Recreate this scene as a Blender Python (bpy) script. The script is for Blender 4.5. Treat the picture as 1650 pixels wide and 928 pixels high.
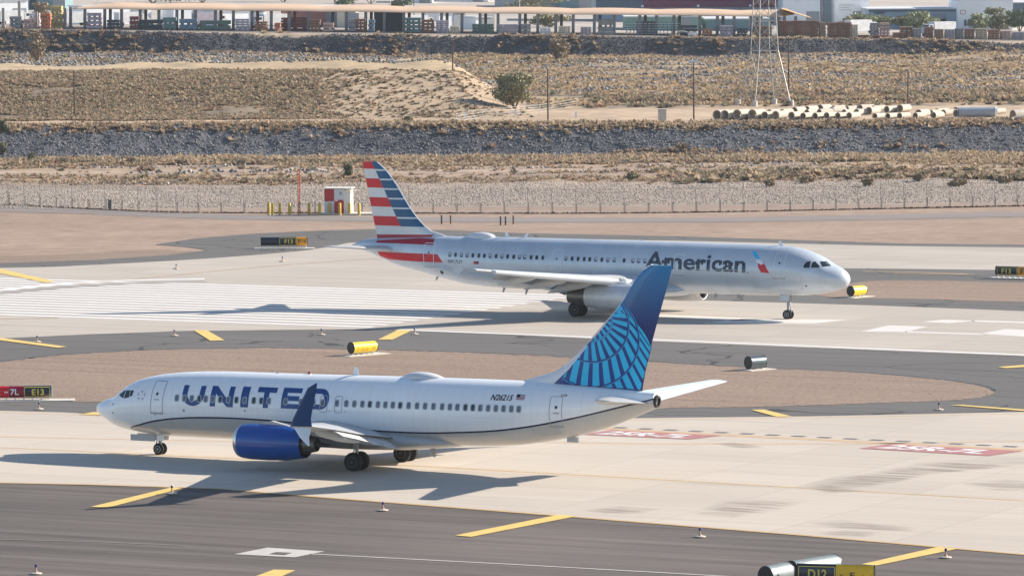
import bpy, bmesh, math, random
import numpy as np
from mathutils import Vector, Matrix, noise
from mathutils.geometry import tessellate_polygon
R = math.radians
random.seed(7); rng = np.random.default_rng(11)
for o in list(bpy.data.objects): bpy.data.objects.remove(o)
S = bpy.context.scene
COL = S.collection
# ------------------------------------------------------------------ camera, sky, sun, exposure
FPX, PITCH, ROLL, CH = 8548.7, 0.0703, -0.0063, 32.483
cd = bpy.data.cameras.new('camera'); cam = bpy.data.objects.new('camera', cd); COL.objects.link(cam)
cd.sensor_width = 36; cd.lens = 36*FPX/1650; cd.clip_start = 1; cd.clip_end = 30000
cam.matrix_world = Matrix.Translation((0, 0, CH)) @ Matrix.Rotation(math.pi/2-PITCH, 4, 'X') @ Matrix.Rotation(ROLL, 4, 'Z')
S.camera = cam
SUN_AZ, SUN_EL = R(17.5), R(26.3)
SD = Vector((math.cos(SUN_AZ)*math.cos(SUN_EL), math.sin(SUN_AZ)*math.cos(SUN_EL), math.sin(SUN_EL)))
W = bpy.data.worlds.new('World'); S.world = W; W.use_nodes = True
wn = W.node_tree.nodes; bg = wn['Background']
sky = wn.new('ShaderNodeTexSky'); sky.sky_type = 'NISHITA'; sky.sun_disc = False
sky.sun_elevation = SUN_EL; sky.sun_rotation = math.pi/2-SUN_AZ; sky.altitude = 300; sky.dust_density = 0.5; sky.ozone_density = 1.6
W.node_tree.links.new(sky.outputs[0], bg.inputs[0]); bg.inputs[1].default_value = 0.09
sl = bpy.data.lights.new('sun', 'SUN'); sl.energy = 5.0; sl.angle = R(0.53); sl.color = (1, .90, .77)
so = bpy.data.objects.new('sun', sl); COL.objects.link(so); so.location = (100, 200, 300)
so.rotation_euler = (-SD).to_track_quat('-Z', 'Y').to_euler()
S.view_settings.view_transform = 'Standard'; S.view_settings.look = 'None'
S.view_settings.gamma = 1; S.view_settings.exposure = 0.96
# ------------------------------------------------------------------ measuring: photo pixel (1650 wide) -> point on a real plane
def ray(px):
    a, b = px[0]-825, px[1]-464; c, s = math.cos(ROLL), math.sin(ROLL); a, b = c*a+s*b, -s*a+c*b
    return np.array([a/FPX, math.cos(PITCH)-b/FPX*math.sin(PITCH), -math.sin(PITCH)-b/FPX*math.cos(PITCH)])
def G(px, z=0.0):
    D = ray(px); t = (CH-z)/-D[2]; return (float(D[0]*t), float(D[1]*t))
def XY(pxx, Y):             # world x of a pixel column at depth Y (mid height)
    return (pxx-825)/FPX*Y
def ZY(pxy, Y, pxx=825):    # world z of a pixel row at depth Y
    D = ray((pxx, pxy)); return CH+D[2]*Y/D[1]
# ------------------------------------------------------------------ materials
def mat(name, col, rough=.6, metal=0., var=.12, scale=3., col2=None, bump=0., stretch=None, rot=0, spec=.5, emis=None, detail=4, coat=0, panels=0):
    m = bpy.data.materials.new(name); m.use_nodes = True
    nt = m.node_tree; N = nt.nodes; L = nt.links; b = N['Principled BSDF']
    b.inputs['Roughness'].default_value = rough; b.inputs['Metallic'].default_value = metal
    b.inputs['Specular IOR Level'].default_value = spec
    if coat: b.inputs['Coat Weight'].default_value = coat; b.inputs['Coat Roughness'].default_value = .12
    tc = N.new('ShaderNodeTexCoord'); mp = N.new('ShaderNodeMapping')
    mp.inputs['Rotation'].default_value = (0, 0, rot)
    if stretch: mp.inputs['Scale'].default_value = stretch
    L.new(tc.outputs['Object'], mp.inputs[0])
    nz = N.new('ShaderNodeTexNoise'); nz.inputs['Scale'].default_value = scale; nz.inputs['Detail'].default_value = detail; nz.inputs['Roughness'].default_value = .62
    L.new(mp.outputs[0], nz.inputs[0])
    cr = N.new('ShaderNodeValToRGB'); c = col; c2 = col2 or tuple(max(0, v*(1-var*2)) for v in c)
    cr.color_ramp.elements[0].position = .3; cr.color_ramp.elements[1].position = .7
    cr.color_ramp.elements[0].color = (*c2, 1); cr.color_ramp.elements[1].color = (*c, 1)
    L.new(nz.outputs[0], cr.inputs[0]); out = cr.outputs[0]
    m['out'] = 0
    if panels:
        sp_ = nd(nt, 'ShaderNodeSeparateXYZ'); L.new(tc.outputs['Object'], sp_.inputs[0]); ln = None
        for ax, pitch, w_ in ((0, 1.6, .016), (2, .78, .022)):
            d_ = mth(nt, 'LESS_THAN', mth(nt, 'FRACT', mth(nt, 'DIVIDE', sp_.outputs[ax], pitch)), w_); ln = d_ if ln is None else mth(nt, 'MAXIMUM', ln, d_)
        out = mixc(nt, mth(nt, 'MULTIPLY', ln, panels), out, tuple(v*.35 for v in col))
    L.new(out, b.inputs['Base Color'])
    if bump:
        bp = N.new('ShaderNodeBump'); bp.inputs['Strength'].default_value = bump; bp.inputs['Distance'].default_value = .05
        L.new(nz.outputs[0], bp.inputs['Height']); L.new(bp.outputs[0], b.inputs['Normal'])
    return m
def nd(nt, kind, **kw):
    n = nt.nodes.new(kind)
    for k, v in kw.items():
        if k.startswith('i_'):
            n.inputs[k[2:]].default_value = v
        else: setattr(n, k, v)
    return n
def mixc(nt, fac, a, b, mode='MIX'):
    n = nt.nodes.new('ShaderNodeMix'); n.data_type = 'RGBA'; n.blend_type = mode
    for sock, v in ((n.inputs[0], fac), (n.inputs[6], a), (n.inputs[7], b)):
        if isinstance(v, (int, float)): sock.default_value = v
        elif isinstance(v, tuple): sock.default_value = (*v, 1) if len(v) == 3 else v
        else: nt.links.new(v, sock)
    return n.outputs[2]
def mth(nt, op, a, b=None, c=None):
    n = nt.nodes.new('ShaderNodeMath'); n.operation = op
    for i, v in enumerate((a, b, c)):
        if v is None: continue
        if isinstance(v, (int, float)): n.inputs[i].default_value = v
        else: nt.links.new(v, n.inputs[i])
    return n.outputs[0]
def noise_n(nt, vec, scale, detail=4, rough=.6):
    n = nt.nodes.new('ShaderNodeTexNoise'); n.inputs['Scale'].default_value = scale
    n.inputs['Detail'].default_value = detail; n.inputs['Roughness'].default_value = rough
    nt.links.new(vec, n.inputs[0]); return n.outputs[0]
def ramp(nt, f, lo, hi, a=(0, 0, 0), b=(1, 1, 1)):
    r = nt.nodes.new('ShaderNodeValToRGB'); e = r.color_ramp.elements
    e[0].position = lo; e[1].position = hi; e[0].color = (*a, 1); e[1].color = (*b, 1)
    nt.links.new(f, r.inputs[0]); return r.outputs[0]
RUN = R(-27.0)      # heading of the runway and taxiways
def paving(name, c1, c2, streak=(1, 1, 1), joints=None, cracks=0, fine=.5, rough=.85, stain=None, groove=0):
    m = bpy.data.materials.new(name); m.use_nodes = True; nt = m.node_tree; L = nt.links
    b = nt.nodes['Principled BSDF']; b.inputs['Roughness'].default_value = rough; b.inputs['Specular IOR Level'].default_value = .25
    tc = nd(nt, 'ShaderNodeTexCoord'); mp = nd(nt, 'ShaderNodeMapping'); mp.inputs['Rotation'].default_value = (0, 0, -RUN)
    L.new(tc.outputs['Object'], mp.inputs[0]); v = mp.outputs[0]
    ms = nd(nt, 'ShaderNodeMapping'); ms.inputs['Scale'].default_value = (.018, .35, 1); L.new(v, ms.inputs[0])
    big = noise_n(nt, v, .035, 5)
    st = noise_n(nt, ms.outputs[0], 1.6, 6, .65)
    f = mth(nt, 'ADD', mth(nt, 'MULTIPLY', big, .45), mth(nt, 'MULTIPLY', st, .55))
    col = ramp(nt, f, .36, .62, c2, c1)
    fn = noise_n(nt, v, 2.2, 6, .8)
    col = mixc(nt, 1.0, col, ramp(nt, fn, .3, .7, (1-fine*.3,)*3, (1+0,)*3), 'MULTIPLY')
    if groove:
        mg = nd(nt, 'ShaderNodeMapping'); mg.inputs['Scale'].default_value = (.012, .8, 1); L.new(v, mg.inputs[0])
        g = noise_n(nt, mg.outputs[0], 1.0, 5, .7)
        col = mixc(nt, 1.0, col, ramp(nt, g, .35, .65, (1-groove,)*3, (1, 1, 1)), 'MULTIPLY')
    if joints:
        sx = nd(nt, 'ShaderNodeSeparateXYZ'); L.new(v, sx.inputs[0])
        jj = None
        for k, sp in ((0, joints[0]), (1, joints[1])):
            fr = mth(nt, 'FRACT', mth(nt, 'DIVIDE', sx.outputs[k], sp))
            d = mth(nt, 'LESS_THAN', fr, .10/sp if k else .07/sp)
            jj = d if jj is None else mth(nt, 'MAXIMUM', jj, d)
        # slabs differ slightly in tone
        fx = mth(nt, 'FLOOR', mth(nt, 'DIVIDE', sx.outputs[0], joints[0])); fy = mth(nt, 'FLOOR', mth(nt, 'DIVIDE', sx.outputs[1], joints[1]))
        cv = nd(nt, 'ShaderNodeCombineXYZ'); L.new(fx, cv.inputs[0]); L.new(fy, cv.inputs[1])
        wn_ = nd(nt, 'ShaderNodeTexWhiteNoise'); L.new(cv.outputs[0], wn_.inputs[0])
        col = mixc(nt, 1.0, col, ramp(nt, wn_.outputs[0], 0, 1, (.915,)*3, (1,)*3), 'MULTIPLY')
        col = mixc(nt, mth(nt, 'MULTIPLY', jj, .42), col, tuple(x*.45 for x in c2))
    if cracks:
        wv = nd(nt, 'ShaderNodeTexNoise', i_Scale=.12); L.new(v, wv.inputs[0])
        mc = mixc(nt, .25, v, wv.outputs[1])
        vs = nd(nt, 'ShaderNodeMapping'); vs.inputs['Scale'].default_value = (.05, .12, 1); L.new(v, vs.inputs[0])
        mw = nd(nt, 'ShaderNodeVectorMath', operation='ADD'); L.new(vs.outputs[0], mw.inputs[0])
        sc = nd(nt, 'ShaderNodeVectorMath', operation='SCALE'); L.new(wv.outputs[1], sc.inputs[0]); sc.inputs['Scale'].default_value = .55
        L.new(sc.outputs[0], mw.inputs[1])
        vo = nd(nt, 'ShaderNodeTexVoronoi', feature='DISTANCE_TO_EDGE', i_Scale=1.0); L.new(mw.outputs[0], vo.inputs[0])
        ck = mth(nt, 'LESS_THAN', vo.outputs[0], .008)
        col = mixc(nt, mth(nt, 'MULTIPLY', ck, cracks), col, (.03, .03, .033))
    if stain:
        sn = noise_n(nt, ms.outputs[0], 1.1, 5, .6); 
        s2 = ramp(nt, sn, .56, .68); bb = ramp(nt, noise_n(nt, v, .05, 3), .5, .6)
        col = mixc(nt, mth(nt, 'MULTIPLY', mth(nt, 'MULTIPLY', s2, bb), stain), col, tuple(x*.5 for x in c2))
    L.new(col, b.inputs['Base Color'])
    return m
def flat_mat(name, col, rough=.6, metal=0, alpha=None, wear=0.0, wscale=1.5):
    return mat(name, col, rough, metal, var=wear, scale=wscale)
# ------------------------------------------------------------------ mesh helpers
class MB:
    def __init__(s): s.v = []; s.f = []; s.m = []
    def add(s, vs, fs, mi=0):
        o = len(s.v); s.v += [tuple(map(float, p)) for p in vs]; s.f += [tuple(i+o for i in f) for f in fs]; s.m += [mi]*len(fs)
    def box(s, c, d, mi=0, rz=0, M=None):
        x, y, z = d[0]/2, d[1]/2, d[2]/2; ca, sa = math.cos(rz), math.sin(rz)
        P = [(i*x, j*y, k*z) for k in (-1, 1) for j in (-1, 1) for i in (-1, 1)]
        P = [(c[0]+ca*a-sa*b, c[1]+sa*a+ca*b, c[2]+e) for a, b, e in P]
        if M is not None: P = [tuple(M @ Vector(p)) for p in P]
        s.add(P, [(0, 2, 3, 1), (4, 5, 7, 6), (0, 1, 5, 4), (2, 6, 7, 3), (0, 4, 6, 2), (1, 3, 7, 5)], mi)
    def loft(s, rings, mi=0, caps=(True, True), closed=True):
        n = len(rings[0]); vs = [p for r in rings for p in r]; fs = []
        for i in range(len(rings)-1):
            for j in range(n if closed else n-1):
                k = (j+1) % n; fs.append((i*n+j, i*n+k, (i+1)*n+k, (i+1)*n+j))
        if caps[0]: fs.append(tuple(range(n-1, -1, -1)))
        if caps[1]: fs.append(tuple((len(rings)-1)*n+j for j in range(n)))
        s.add(vs, fs, mi)
    def tube(s, p, q, r, r2=None, n=8, mi=0, caps=(True, True)):
        p, q = Vector(p), Vector(q); r2 = r if r2 is None else r2; d = (q-p).normalized()
        a = d.orthogonal().normalized(); b = d.cross(a)
        s.loft([[tuple(c+a*(rr*math.cos(t))+b*(rr*math.sin(t))) for t in [2*math.pi*i/n for i in range(n)]] for c, rr in ((p, r), (q, r2))], mi, caps)
    def lathe(s, c, axis, prof, n=24, mi=0, caps=(True, True)):     # prof: (dist along axis, radius)
        d = Vector(axis).normalized(); a = d.orthogonal().normalized(); b = d.cross(a); c = Vector(c)
        s.loft([[tuple(c+d*h+a*(rr*math.cos(t))+b*(rr*math.sin(t))) for t in [2*math.pi*i/n for i in range(n)]] for h, rr in prof], mi, caps)
    def build(s, name, mats, parent=None, smooth=False, recalc=True):
        me = bpy.data.meshes.new(name); me.from_pydata(s.v, [], s.f)
        for m in (mats if isinstance(mats, (list, tuple)) else [mats]): me.materials.append(m)
        me.polygons.foreach_set('material_index', s.m)
        if recalc:
            bm = bmesh.new(); bm.from_mesh(me); bmesh.ops.recalc_face_normals(bm, faces=bm.faces); bm.to_mesh(me); bm.free()
        if smooth:
            me.polygons.foreach_set('use_smooth', [True]*len(me.polygons)); me.set_sharp_from_angle(angle=R(38))
        o = bpy.data.objects.new(name, me); COL.objects.link(o); o.parent = parent
        return o
def tag(o, label=None, cat=None, group=None, kind=None):
    for k, v in (('label', label), ('category', cat), ('group', group), ('kind', kind)):
        if v: o[k] = v
    return o
def empty(name, loc=(0, 0, 0), rz=0, label=None, cat=None, group=None):
    o = bpy.data.objects.new(name, None); COL.objects.link(o); o.location = loc; o.rotation_euler = (0, 0, rz)
    o.empty_display_size = .3
    return tag(o, label, cat, group)
def copy_tree(o, parent=None):
    c = o.copy(); COL.objects.link(c); c.parent = parent
    for ch in [x for x in bpy.data.objects if x.parent == o]: copy_tree(ch, c)
    return c
def npmesh(name, V, F, mat_, cols=None, smooth=False, parent=None):
    """V (n,3), F (m,k) same-size faces"""
    me = bpy.data.meshes.new(name); k = F.shape[1]
    me.vertices.add(len(V)); me.vertices.foreach_set('co', np.asarray(V, np.float32).ravel())
    me.loops.add(F.size); me.loops.foreach_set('vertex_index', F.astype(np.int32).ravel())
    me.polygons.add(len(F)); me.polygons.foreach_set('loop_start', np.arange(0, F.size, k, dtype=np.int32))
    me.update(calc_edges=True)
    if cols is not None:
        at = me.color_attributes.new('tone', 'FLOAT_COLOR', 'POINT')
        at.data.foreach_set('color', np.concatenate([cols, np.ones((len(cols), 1))], 1).astype(np.float32).ravel())
    me.materials.append(mat_)
    if smooth: me.polygons.foreach_set('use_smooth', [True]*len(F))
    o = bpy.data.objects.new(name, me); COL.objects.link(o); o.parent = parent
    return o
def interp(tab, x):
    xs = [t[0] for t in tab]; ys = [t[1] for t in tab]
    if x <= xs[0]: return ys[0]
    if x >= xs[-1]: return ys[-1]
    i = next(k for k in range(len(xs)-1) if xs[k+1] >= x)
    # monotone cubic
    def sl(j):
        if j <= 0: return (ys[1]-ys[0])/(xs[1]-xs[0])
        if j >= len(xs)-1: return (ys[-1]-ys[-2])/(xs[-1]-xs[-2])
        a = (ys[j]-ys[j-1])/(xs[j]-xs[j-1]); b = (ys[j+1]-ys[j])/(xs[j+1]-xs[j])
        return 0 if a*b <= 0 else 2*a*b/(a+b)
    h = xs[i+1]-xs[i]; t = (x-xs[i])/h
    return (2*t**3-3*t**2+1)*ys[i]+(t**3-2*t**2+t)*h*sl(i)+(-2*t**3+3*t**2)*ys[i+1]+(t**3-t**2)*h*sl(i+1)
def tri_poly(loops):
    """outer loop (+ holes) of 2-D points -> verts, tris"""
    vs = [p for l in loops for p in l]
    t = tessellate_polygon([[Vector((p[0], p[1], 0)) for p in l] for l in loops])
    return vs, [tuple(x) for x in t]
def text_polys(txt, bold=0.0, spacing=1.0, res=3):
    """filled text in 2-D: verts (cap height 1, starting at 0), tris"""
    cu = bpy.data.curves.new('t', 'FONT'); cu.body = txt; cu.size = 1; cu.offset = bold; cu.space_character = spacing; cu.resolution_u = res
    ob = bpy.data.objects.new('t', cu); COL.objects.link(ob)
    dg = bpy.context.evaluated_depsgraph_get(); me = ob.evaluated_get(dg).to_mesh()
    vs = [(v.co.x, v.co.y) for v in me.vertices]; fs = [tuple(p.vertices) for p in me.polygons]
    ob.evaluated_get(dg).to_mesh_clear(); bpy.data.objects.remove(ob); bpy.data.curves.remove(cu)
    x0 = min(v[0] for v in vs); x1 = max(v[0] for v in vs); y0 = min(v[1] for v in vs); y1 = max(v[1] for v in vs)
    return [((v[0]-x0)/(x1-x0), (v[1]-y0)/(y1-y0)) for v in vs], fs
# ------------------------------------------------------------------ airliners
class Plane:
    """a body measured in metres: x aft of the nose datum, y to port, z above the ground"""
    def __init__(s, X, Y, h, side, top, bot, wid, label, cat, xend):
        s.X, s.Y, s.h, s.side = X, Y, h, side
        s.top, s.bot, s.wid, s.xend = top, bot, wid, xend
        s.root = empty('passenger_airliner', (X, Y, 0), h, label, cat)
        s.F = np.array([math.cos(h), math.sin(h)]); s.L = np.array([-s.F[1], s.F[0]])
    def sec(s, x):
        t, b = interp(s.top, x), interp(s.bot, x); return (t+b)/2, max((t-b)/2, .02), interp(s.wid, x)
    def surf(s, x, z, side=None):
        zc, hz, hy = s.sec(x); u = max(-.999, min(.999, (z-zc)/hz))
        return (side or s.side)*hy*math.sqrt(1-u*u)
    def at(s, px, y):
        D = ray(px); t = (np.dot(s.L, (s.X, s.Y))+y)/np.dot(s.L, D[:2]); P = D*t
        return float(-np.dot(P[:2]-np.array((s.X, s.Y)), s.F)), float(P[2]+CH)
    def on(s, px, ysurf=None):
        y = s.side*1.5; ysurf = ysurf or s.surf
        for _ in range(12):
            x, z = s.at(px, y); y = .5*y+.5*ysurf(x, z)
        return x, z
    def fuselage(s, m, x0, n=130, k=96):
        xs = [x0+(s.xend-x0)*(1-math.cos(math.pi*min(i/n*1.0, 1)*.5)) if False else x0+(s.xend-x0)*((i/n)**1.35) for i in range(n+1)]
        rings = []
        for x in xs:
            zc, hz, hy = s.sec(x)
            rings.append([(-x, hy*math.cos(2*math.pi*j/k), zc+hz*math.sin(2*math.pi*j/k)) for j in range(k)])
        b = MB(); b.loft(rings); return b.build('fuselage', m, s.root, smooth=True)
    def decal(s, name, polys, m, parent=None, surf=None, off=.012, side=None, grid=.12, thick=0):
        """polys: list of (verts2d, faces); cut into a grid and laid on the skin"""
        side = side or s.side; surf = surf or s.surf
        bm = bmesh.new()
        for vs, fs in polys:
            bv = [bm.verts.new((v[0], 0, v[1])) for v in vs]
            for f in fs:
                try: bm.faces.new([bv[i] for i in f])
                except ValueError: pass
        zs = [v.co.z for v in bm.verts]; xs = [v.co.x for v in bm.verts]
        z = min(zs)+grid/2
        while z < max(zs):
            bmesh.ops.bisect_plane(bm, geom=bm.verts[:]+bm.edges[:]+bm.faces[:], plane_co=(0, 0, z), plane_no=(0, 0, 1)); z += grid
        gx = grid*(1 if surf != s.surf else 2.5); x = min(xs)+gx/2
        while x < max(xs) and gx*40 > 0:
            bmesh.ops.bisect_plane(bm, geom=bm.verts[:]+bm.edges[:]+bm.faces[:], plane_co=(x, 0, 0), plane_no=(1, 0, 0)); x += gx
        for v in bm.verts:
            y = surf(v.co.x, v.co.z, side); v.co = (-v.co.x, y+side*off, v.co.z)
        bmesh.ops.triangulate(bm, faces=bm.faces)
        bmesh.ops.recalc_face_normals(bm, faces=bm.faces)
        for f in bm.faces:
            if f.normal.y*side < 0: f.normal_flip()
        me = bpy.data.meshes.new(name); bm.to_mesh(me); bm.free(); me.materials.append(m)
        o = bpy.data.objects.new(name, me); COL.objects.link(o); o.parent = parent or s.root; return o
def quad(pts): return (list(pts), [tuple(range(len(pts)))])
def rrect(x0, z0, x1, z1, r, n=4):
    P = []
    for cx, cz, a in ((x1-r, z1-r, 0), (x0+r, z1-r, 90), (x0+r, z0+r, 180), (x1-r, z0+r, 270)):
        P += [(cx+r*math.cos(R(a+90*i/n)), cz+r*math.sin(R(a+90*i/n))) for i in range(n+1)]
    return P
def ring_poly(x0, z0, x1, z1, r, w, shear=0):
    o = rrect(x0, z0, x1, z1, r); i = rrect(x0+w, z0+w, x1-w, z1-w, max(r-w, .02)); n = len(o)
    return (o+i, [(j, (j+1) % n, n+(j+1) % n, n+j) for j in range(n)])
def strip(pts, w):
    """ribbon of width w along 2-D points"""
    P = []; n = len(pts)
    for i, p in enumerate(pts):
        a = pts[max(i-1, 0)]; b = pts[min(i+1, n-1)]; d = Vector((b[0]-a[0], b[1]-a[1])).normalized()
        P += [(p[0]-d.y*w/2, p[1]+d.x*w/2), (p[0]+d.y*w/2, p[1]-d.x*w/2)]
    return (P, [(2*i, 2*i+1, 2*i+3, 2*i+2) for i in range(n-1)])
def place_text(txt, a, b, h, bold=.02, skew=0, spacing=1.0):
    """text from 2-D point a to b (baseline), cap height h, upright in +z"""
    vs, fs = text_polys(txt, bold, spacing)
    ux, uz = b[0]-a[0], b[1]-a[1]; sg = 1 if ux > 0 else -1
    return ([(a[0]+ux*u+sg*skew*v*h, a[1]+uz*u+v*h) for u, v in vs], fs)
AF = [(1, 0), (.9, .02), (.75, .045), (.55, .075), (.35, .095), (.2, .088), (.1, .068), (.04, .045), (.01, .022), (0, 0), (.01, -.015), (.04, -.040), (.1, -.04), (.2, -.045), (.35, -.045), (.55, -.035), (.75, -.02), (.9, -.008)]
def wing_rings(st, side):
    """st: (y, xLE, zLE, chord, thickness factor, twist deg)"""
    out = []
    for y, x, z, c, t, tw in st:
        ca, sa = math.cos(R(tw)), math.sin(R(tw)); ring = []
        for u, w in AF:
            du, dw = u*c, w*c*t
            ring.append((-(x+du*ca-dw*sa*-1*0+0), side*y, z+dw*ca-du*sa))
        out.append(ring)
    return out
def lerp_st(st, y):
    for a, b in zip(st, st[1:]):
        if a[0] <= y <= b[0]:
            t = (y-a[0])/(b[0]-a[0]); return tuple(p+(q-p)*t for p, q in zip(a, b))
    return st[-1]
def wing(P, side, st, m_wing, m_slat, m_flap, m_dark, fair, flaps, slats, name='wing'):
    b = MB(); b.loft(wing_rings(st, side)); w = b.build(name, m_wing, P.root, smooth=True)
    for y0, y1, drop in flaps:
        f = MB(); rs = []
        for y in (y0, (y0+y1)/2, y1):
            s_ = lerp_st(st, y); c = s_[3]*.24; x = s_[1]+s_[3]*.90; z = s_[2]-s_[3]*math.sin(R(s_[5]))*.92-.10
            rs.append((y, x, z, c, 1.0, drop))
        f.loft(wing_rings(rs, side)); f.build('flap', m_flap, w, smooth=True)
    for y0, y1 in slats:
        f = MB(); rs = []
        for i in range(7):
            y = y0+(y1-y0)*i/6; s_ = lerp_st(st, y); c = s_[3]*.05+.5; th = .5*(.62-.036*max(0, y-6.35)); c = min(c, th*2); ring = []
            for a in range(9):
                t = math.pi*a/8; ring.append((-(s_[1]-.16-math.sin(t)*c*.42), side*y, s_[2]-.05+math.cos(t)*th))
            ring.append((-(s_[1]+.06), side*y, s_[2]-.05-th*.85)); ring.append((-(s_[1]+.0), side*y, s_[2]-.05+th*.2)); ring.append((-(s_[1]+c*.55), side*y, s_[2]+th*1.02))
            rs.append(ring)
        f.loft(rs); f.build('slat', m_slat, w, smooth=True)
    for y, L_, r, d in fair:      # flap track fairings: canoe bodies under the trailing edge
        s_ = lerp_st(st, y); x1 = s_[1]+s_[3]*1.12; x0 = x1-L_; z = s_[2]-s_[3]*math.sin(R(s_[5]))-.22
        f = MB(); rs = []
        for i in range(9):
            t = i/8; rr = r*math.sin(math.pi*(.08+.92*t**.8))**.7 if t < 1 else .02; rr = max(rr, .02)
            xc = x0+L_*t; zc = z+.05-d*t**1.5
            rs.append([(-xc, side*y+rr*.62*math.cos(q*math.pi/5), zc+rr*math.sin(q*math.pi/5)) for q in range(10)])
        f.loft(rs); f.build('flap_track_fairing', m_flap, w, smooth=True)
    return w
def gear(P, x, y, zc, r, wt, gap, ztop, m_tyre, m_rim, m_strut, name, lean=0, doors=None, spokes=True):
    b = MB(); b.tube((-x, y, zc), (-x-lean, y, ztop), .10, .12, 12); b.tube((-x, y-gap-.05, zc), (-x, y+gap+.05, zc), .07, n=10)
    b.tube((-x+.28, y, zc+.25), (-x+.12, y, zc+.95), .035); b.tube((-x+.28, y, zc+.25), (-x, y, zc+.05), .035)
    b.tube((-x, y, zc+.9), (-x+.9 if r < .45 else -x, y*(1 if r < .45 else .6), ztop), .06)
    b.box((-x+.05, y, zc+1.0), (.22, .26, .3)); b.tube((-x+.12, y-.1, zc+.9), (-x+.22, y-.1, zc+.9), .09)
    g = b.build(name, m_strut, P.root, smooth=True)
    for s_ in (-1, 1):
        t = MB(); w = wt/2; cy = y+s_*gap
        t.lathe((-x, cy-w, zc), (0, 1, 0), [(0, r*.60), (.02, r*.86), (.06, r*.97), (w*.7, r), (w*1.3, r), (2*w-.06, r*.97), (2*w-.02, r*.86), (2*w, r*.60)], 32)
        wh = t.build('tyre', m_tyre, g, smooth=True)
        h = MB()
        for q in (-1, 1):
            h.lathe((-x, cy+q*(w-.06), zc), (0, q, 0), [(0, r*.60), (.065, r*.58), (.07, r*.50), (.02, r*.42), (.03, r*.2), (.09, r*.17), (.09, .01)], 24)
        h.build('rim', m_rim, g, smooth=True)
    if doors:
        d = MB()
        for c, sz, in doors: d.box(c, sz)
        d.build('gear_door', M['white_paint'] if name != 'x' else m_rim, g)
    return g
def engine(P, side, y, zc, r, x0, xf, xn, m_cowl, m_lip, m_dark, m_core, pylon_m, ztop, plug, mixed=False):
    pr = [(x0, r*.80), (x0-.02, r*.86), (x0+.04, r*.91), (x0+.25, r*.97), (x0+.8, r*1.02), (x0+(xf-x0)*.45, r*1.04), (x0+(xf-x0)*.75, r*.99), (xf, r*(.80 if not mixed else .83))]
    b = MB(); k = 40; rings = []
    def ring(x, rr, ins=False): return [(-x, y+rr*math.cos(2*math.pi*j/k), zc+rr*math.sin(2*math.pi*j/k)*(.97 if math.sin(2*math.pi*j/k) < 0 else 1)) for j in range(k)]
    b.loft([ring(x, q) for x, q in pr[3:]], 0, (False, False))
    b.loft([ring(xf, pr[-1][1]), ring(xf-.02, pr[-1][1]-.04), ring(xf-.9, pr[-1][1]-.06)], 1, (False, True))
    e = b.build('engine_cowl', [m_cowl, m_dark], P.root, smooth=True)
    l = MB(); l.loft([ring(x, q) for x, q in ((x0+.25, r*.97), (x0+.04, r*.91), (x0-.02, r*.86), (x0, r*.80), (x0+.2, r*.76))], 0, (False, False))
    l.build('inlet_lip', m_lip, e, smooth=True)
    f = MB(); f.loft([ring(x0+.2, r*.76), ring(x0+.9, r*.78)], 0, (False, True)); f.lathe((-(x0+.9), y, zc), (1, 0, 0), [(0, .3), (.3, .18), (.5, .02)], 16); f.build('fan', m_dark, e, smooth=True)
    c = MB(); c.loft([ring(xf-.9, r*.62), ring(xf-.2, r*.60), ring(xn-.35, r*.40), ring(xn-.33, r*.34), ring(xn-.9, r*.32)], 0, (False, True))
    if mixed: c = MB(); c.loft([ring(xf-.03, r*.74), ring(xf+.35, r*.72), ring(xn-.4, r*.60), ring(xn-.02, r*.52), ring(xn, r*.49), ring(xn-.6, r*.45)], 0, (False, True))
    c.build('exhaust_nozzle', m_core, e, smooth=True)
    if plug:
        p = MB(); p.loft([ring(xn-.9, r*.22), ring(xn-.2, r*.17), ring(xn+plug, r*.04)], 0, (False, True)); p.build('exhaust_cone', m_dark, e, smooth=True)
    py = MB()
    prof = [(x0+1.2, zc+r*.93, zc+r*1.02), (x0+2.2, zc+r*.8, zc+r*1.22), (xf, zc+r*.6, ztop), (xn+.3, zc+r*.45, ztop+.05), (xn+1.6, ztop-.35, ztop)]
    py.loft([[(-x, y-wd, a), (-x, y+wd, a), (-x, y+wd, bb), (-x, y-wd, bb)] for (x, a, bb), wd in zip(prof, (.05, .16, .2, .2, .08))])
    py.build('pylon', pylon_m, e)
    return e
M = {}
def P_(name, *a, **k): M[name] = mat(name, *a, **k); return M[name]
P_('white_paint', (.83, .85, .87), .28, 0, .02, .8, coat=.4)
P_('grey_paint', (.46, .47, .48), .38, 0, .06, .8, coat=.2, panels=.25)
P_('silver_paint', (.57, .63, .69), .36, .25, .07, .7, coat=.35, panels=.22)
P_('navy', (.008, .018, .09), .35, 0, .02); P_('blue', (.001, .075, .36), .25, 0, .08, 1.0, coat=.25, panels=.25); P_('nacelle', (.60, .63, .67), .32, .15, .08, .9, coat=.2, panels=.3)
P_('letter_blue', (.001, .058, .24), .4, 0, .03); P_('winglet_blue', (.001, .058, .20), .4, 0, .05)
P_('light_blue', (.012, .52, .86), .4, 0, .04); P_('arc_blue', (.04, .30, .62), .4, 0, .04); P_('globe_blue', (.002, .05, .27), .35, 0, .1, .6)
P_('tail_red', (.62, .010, .022), .38, 0, .04); P_('dark_red', (.40, .005, .03), .38, 0, .05); P_('tail_blue', (.004, .10, .24), .38, 0, .12, .9); P_('tail_white', (.66, .68, .70), .4, .2, .04)
P_('letter_slate', (.035, .06, .10), .45, 0, .05); P_('glass', (.02, .028, .035), .12, 0, .1); P_('window_pane', (.16, .20, .25), .2, 0, .3, 6)
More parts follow.
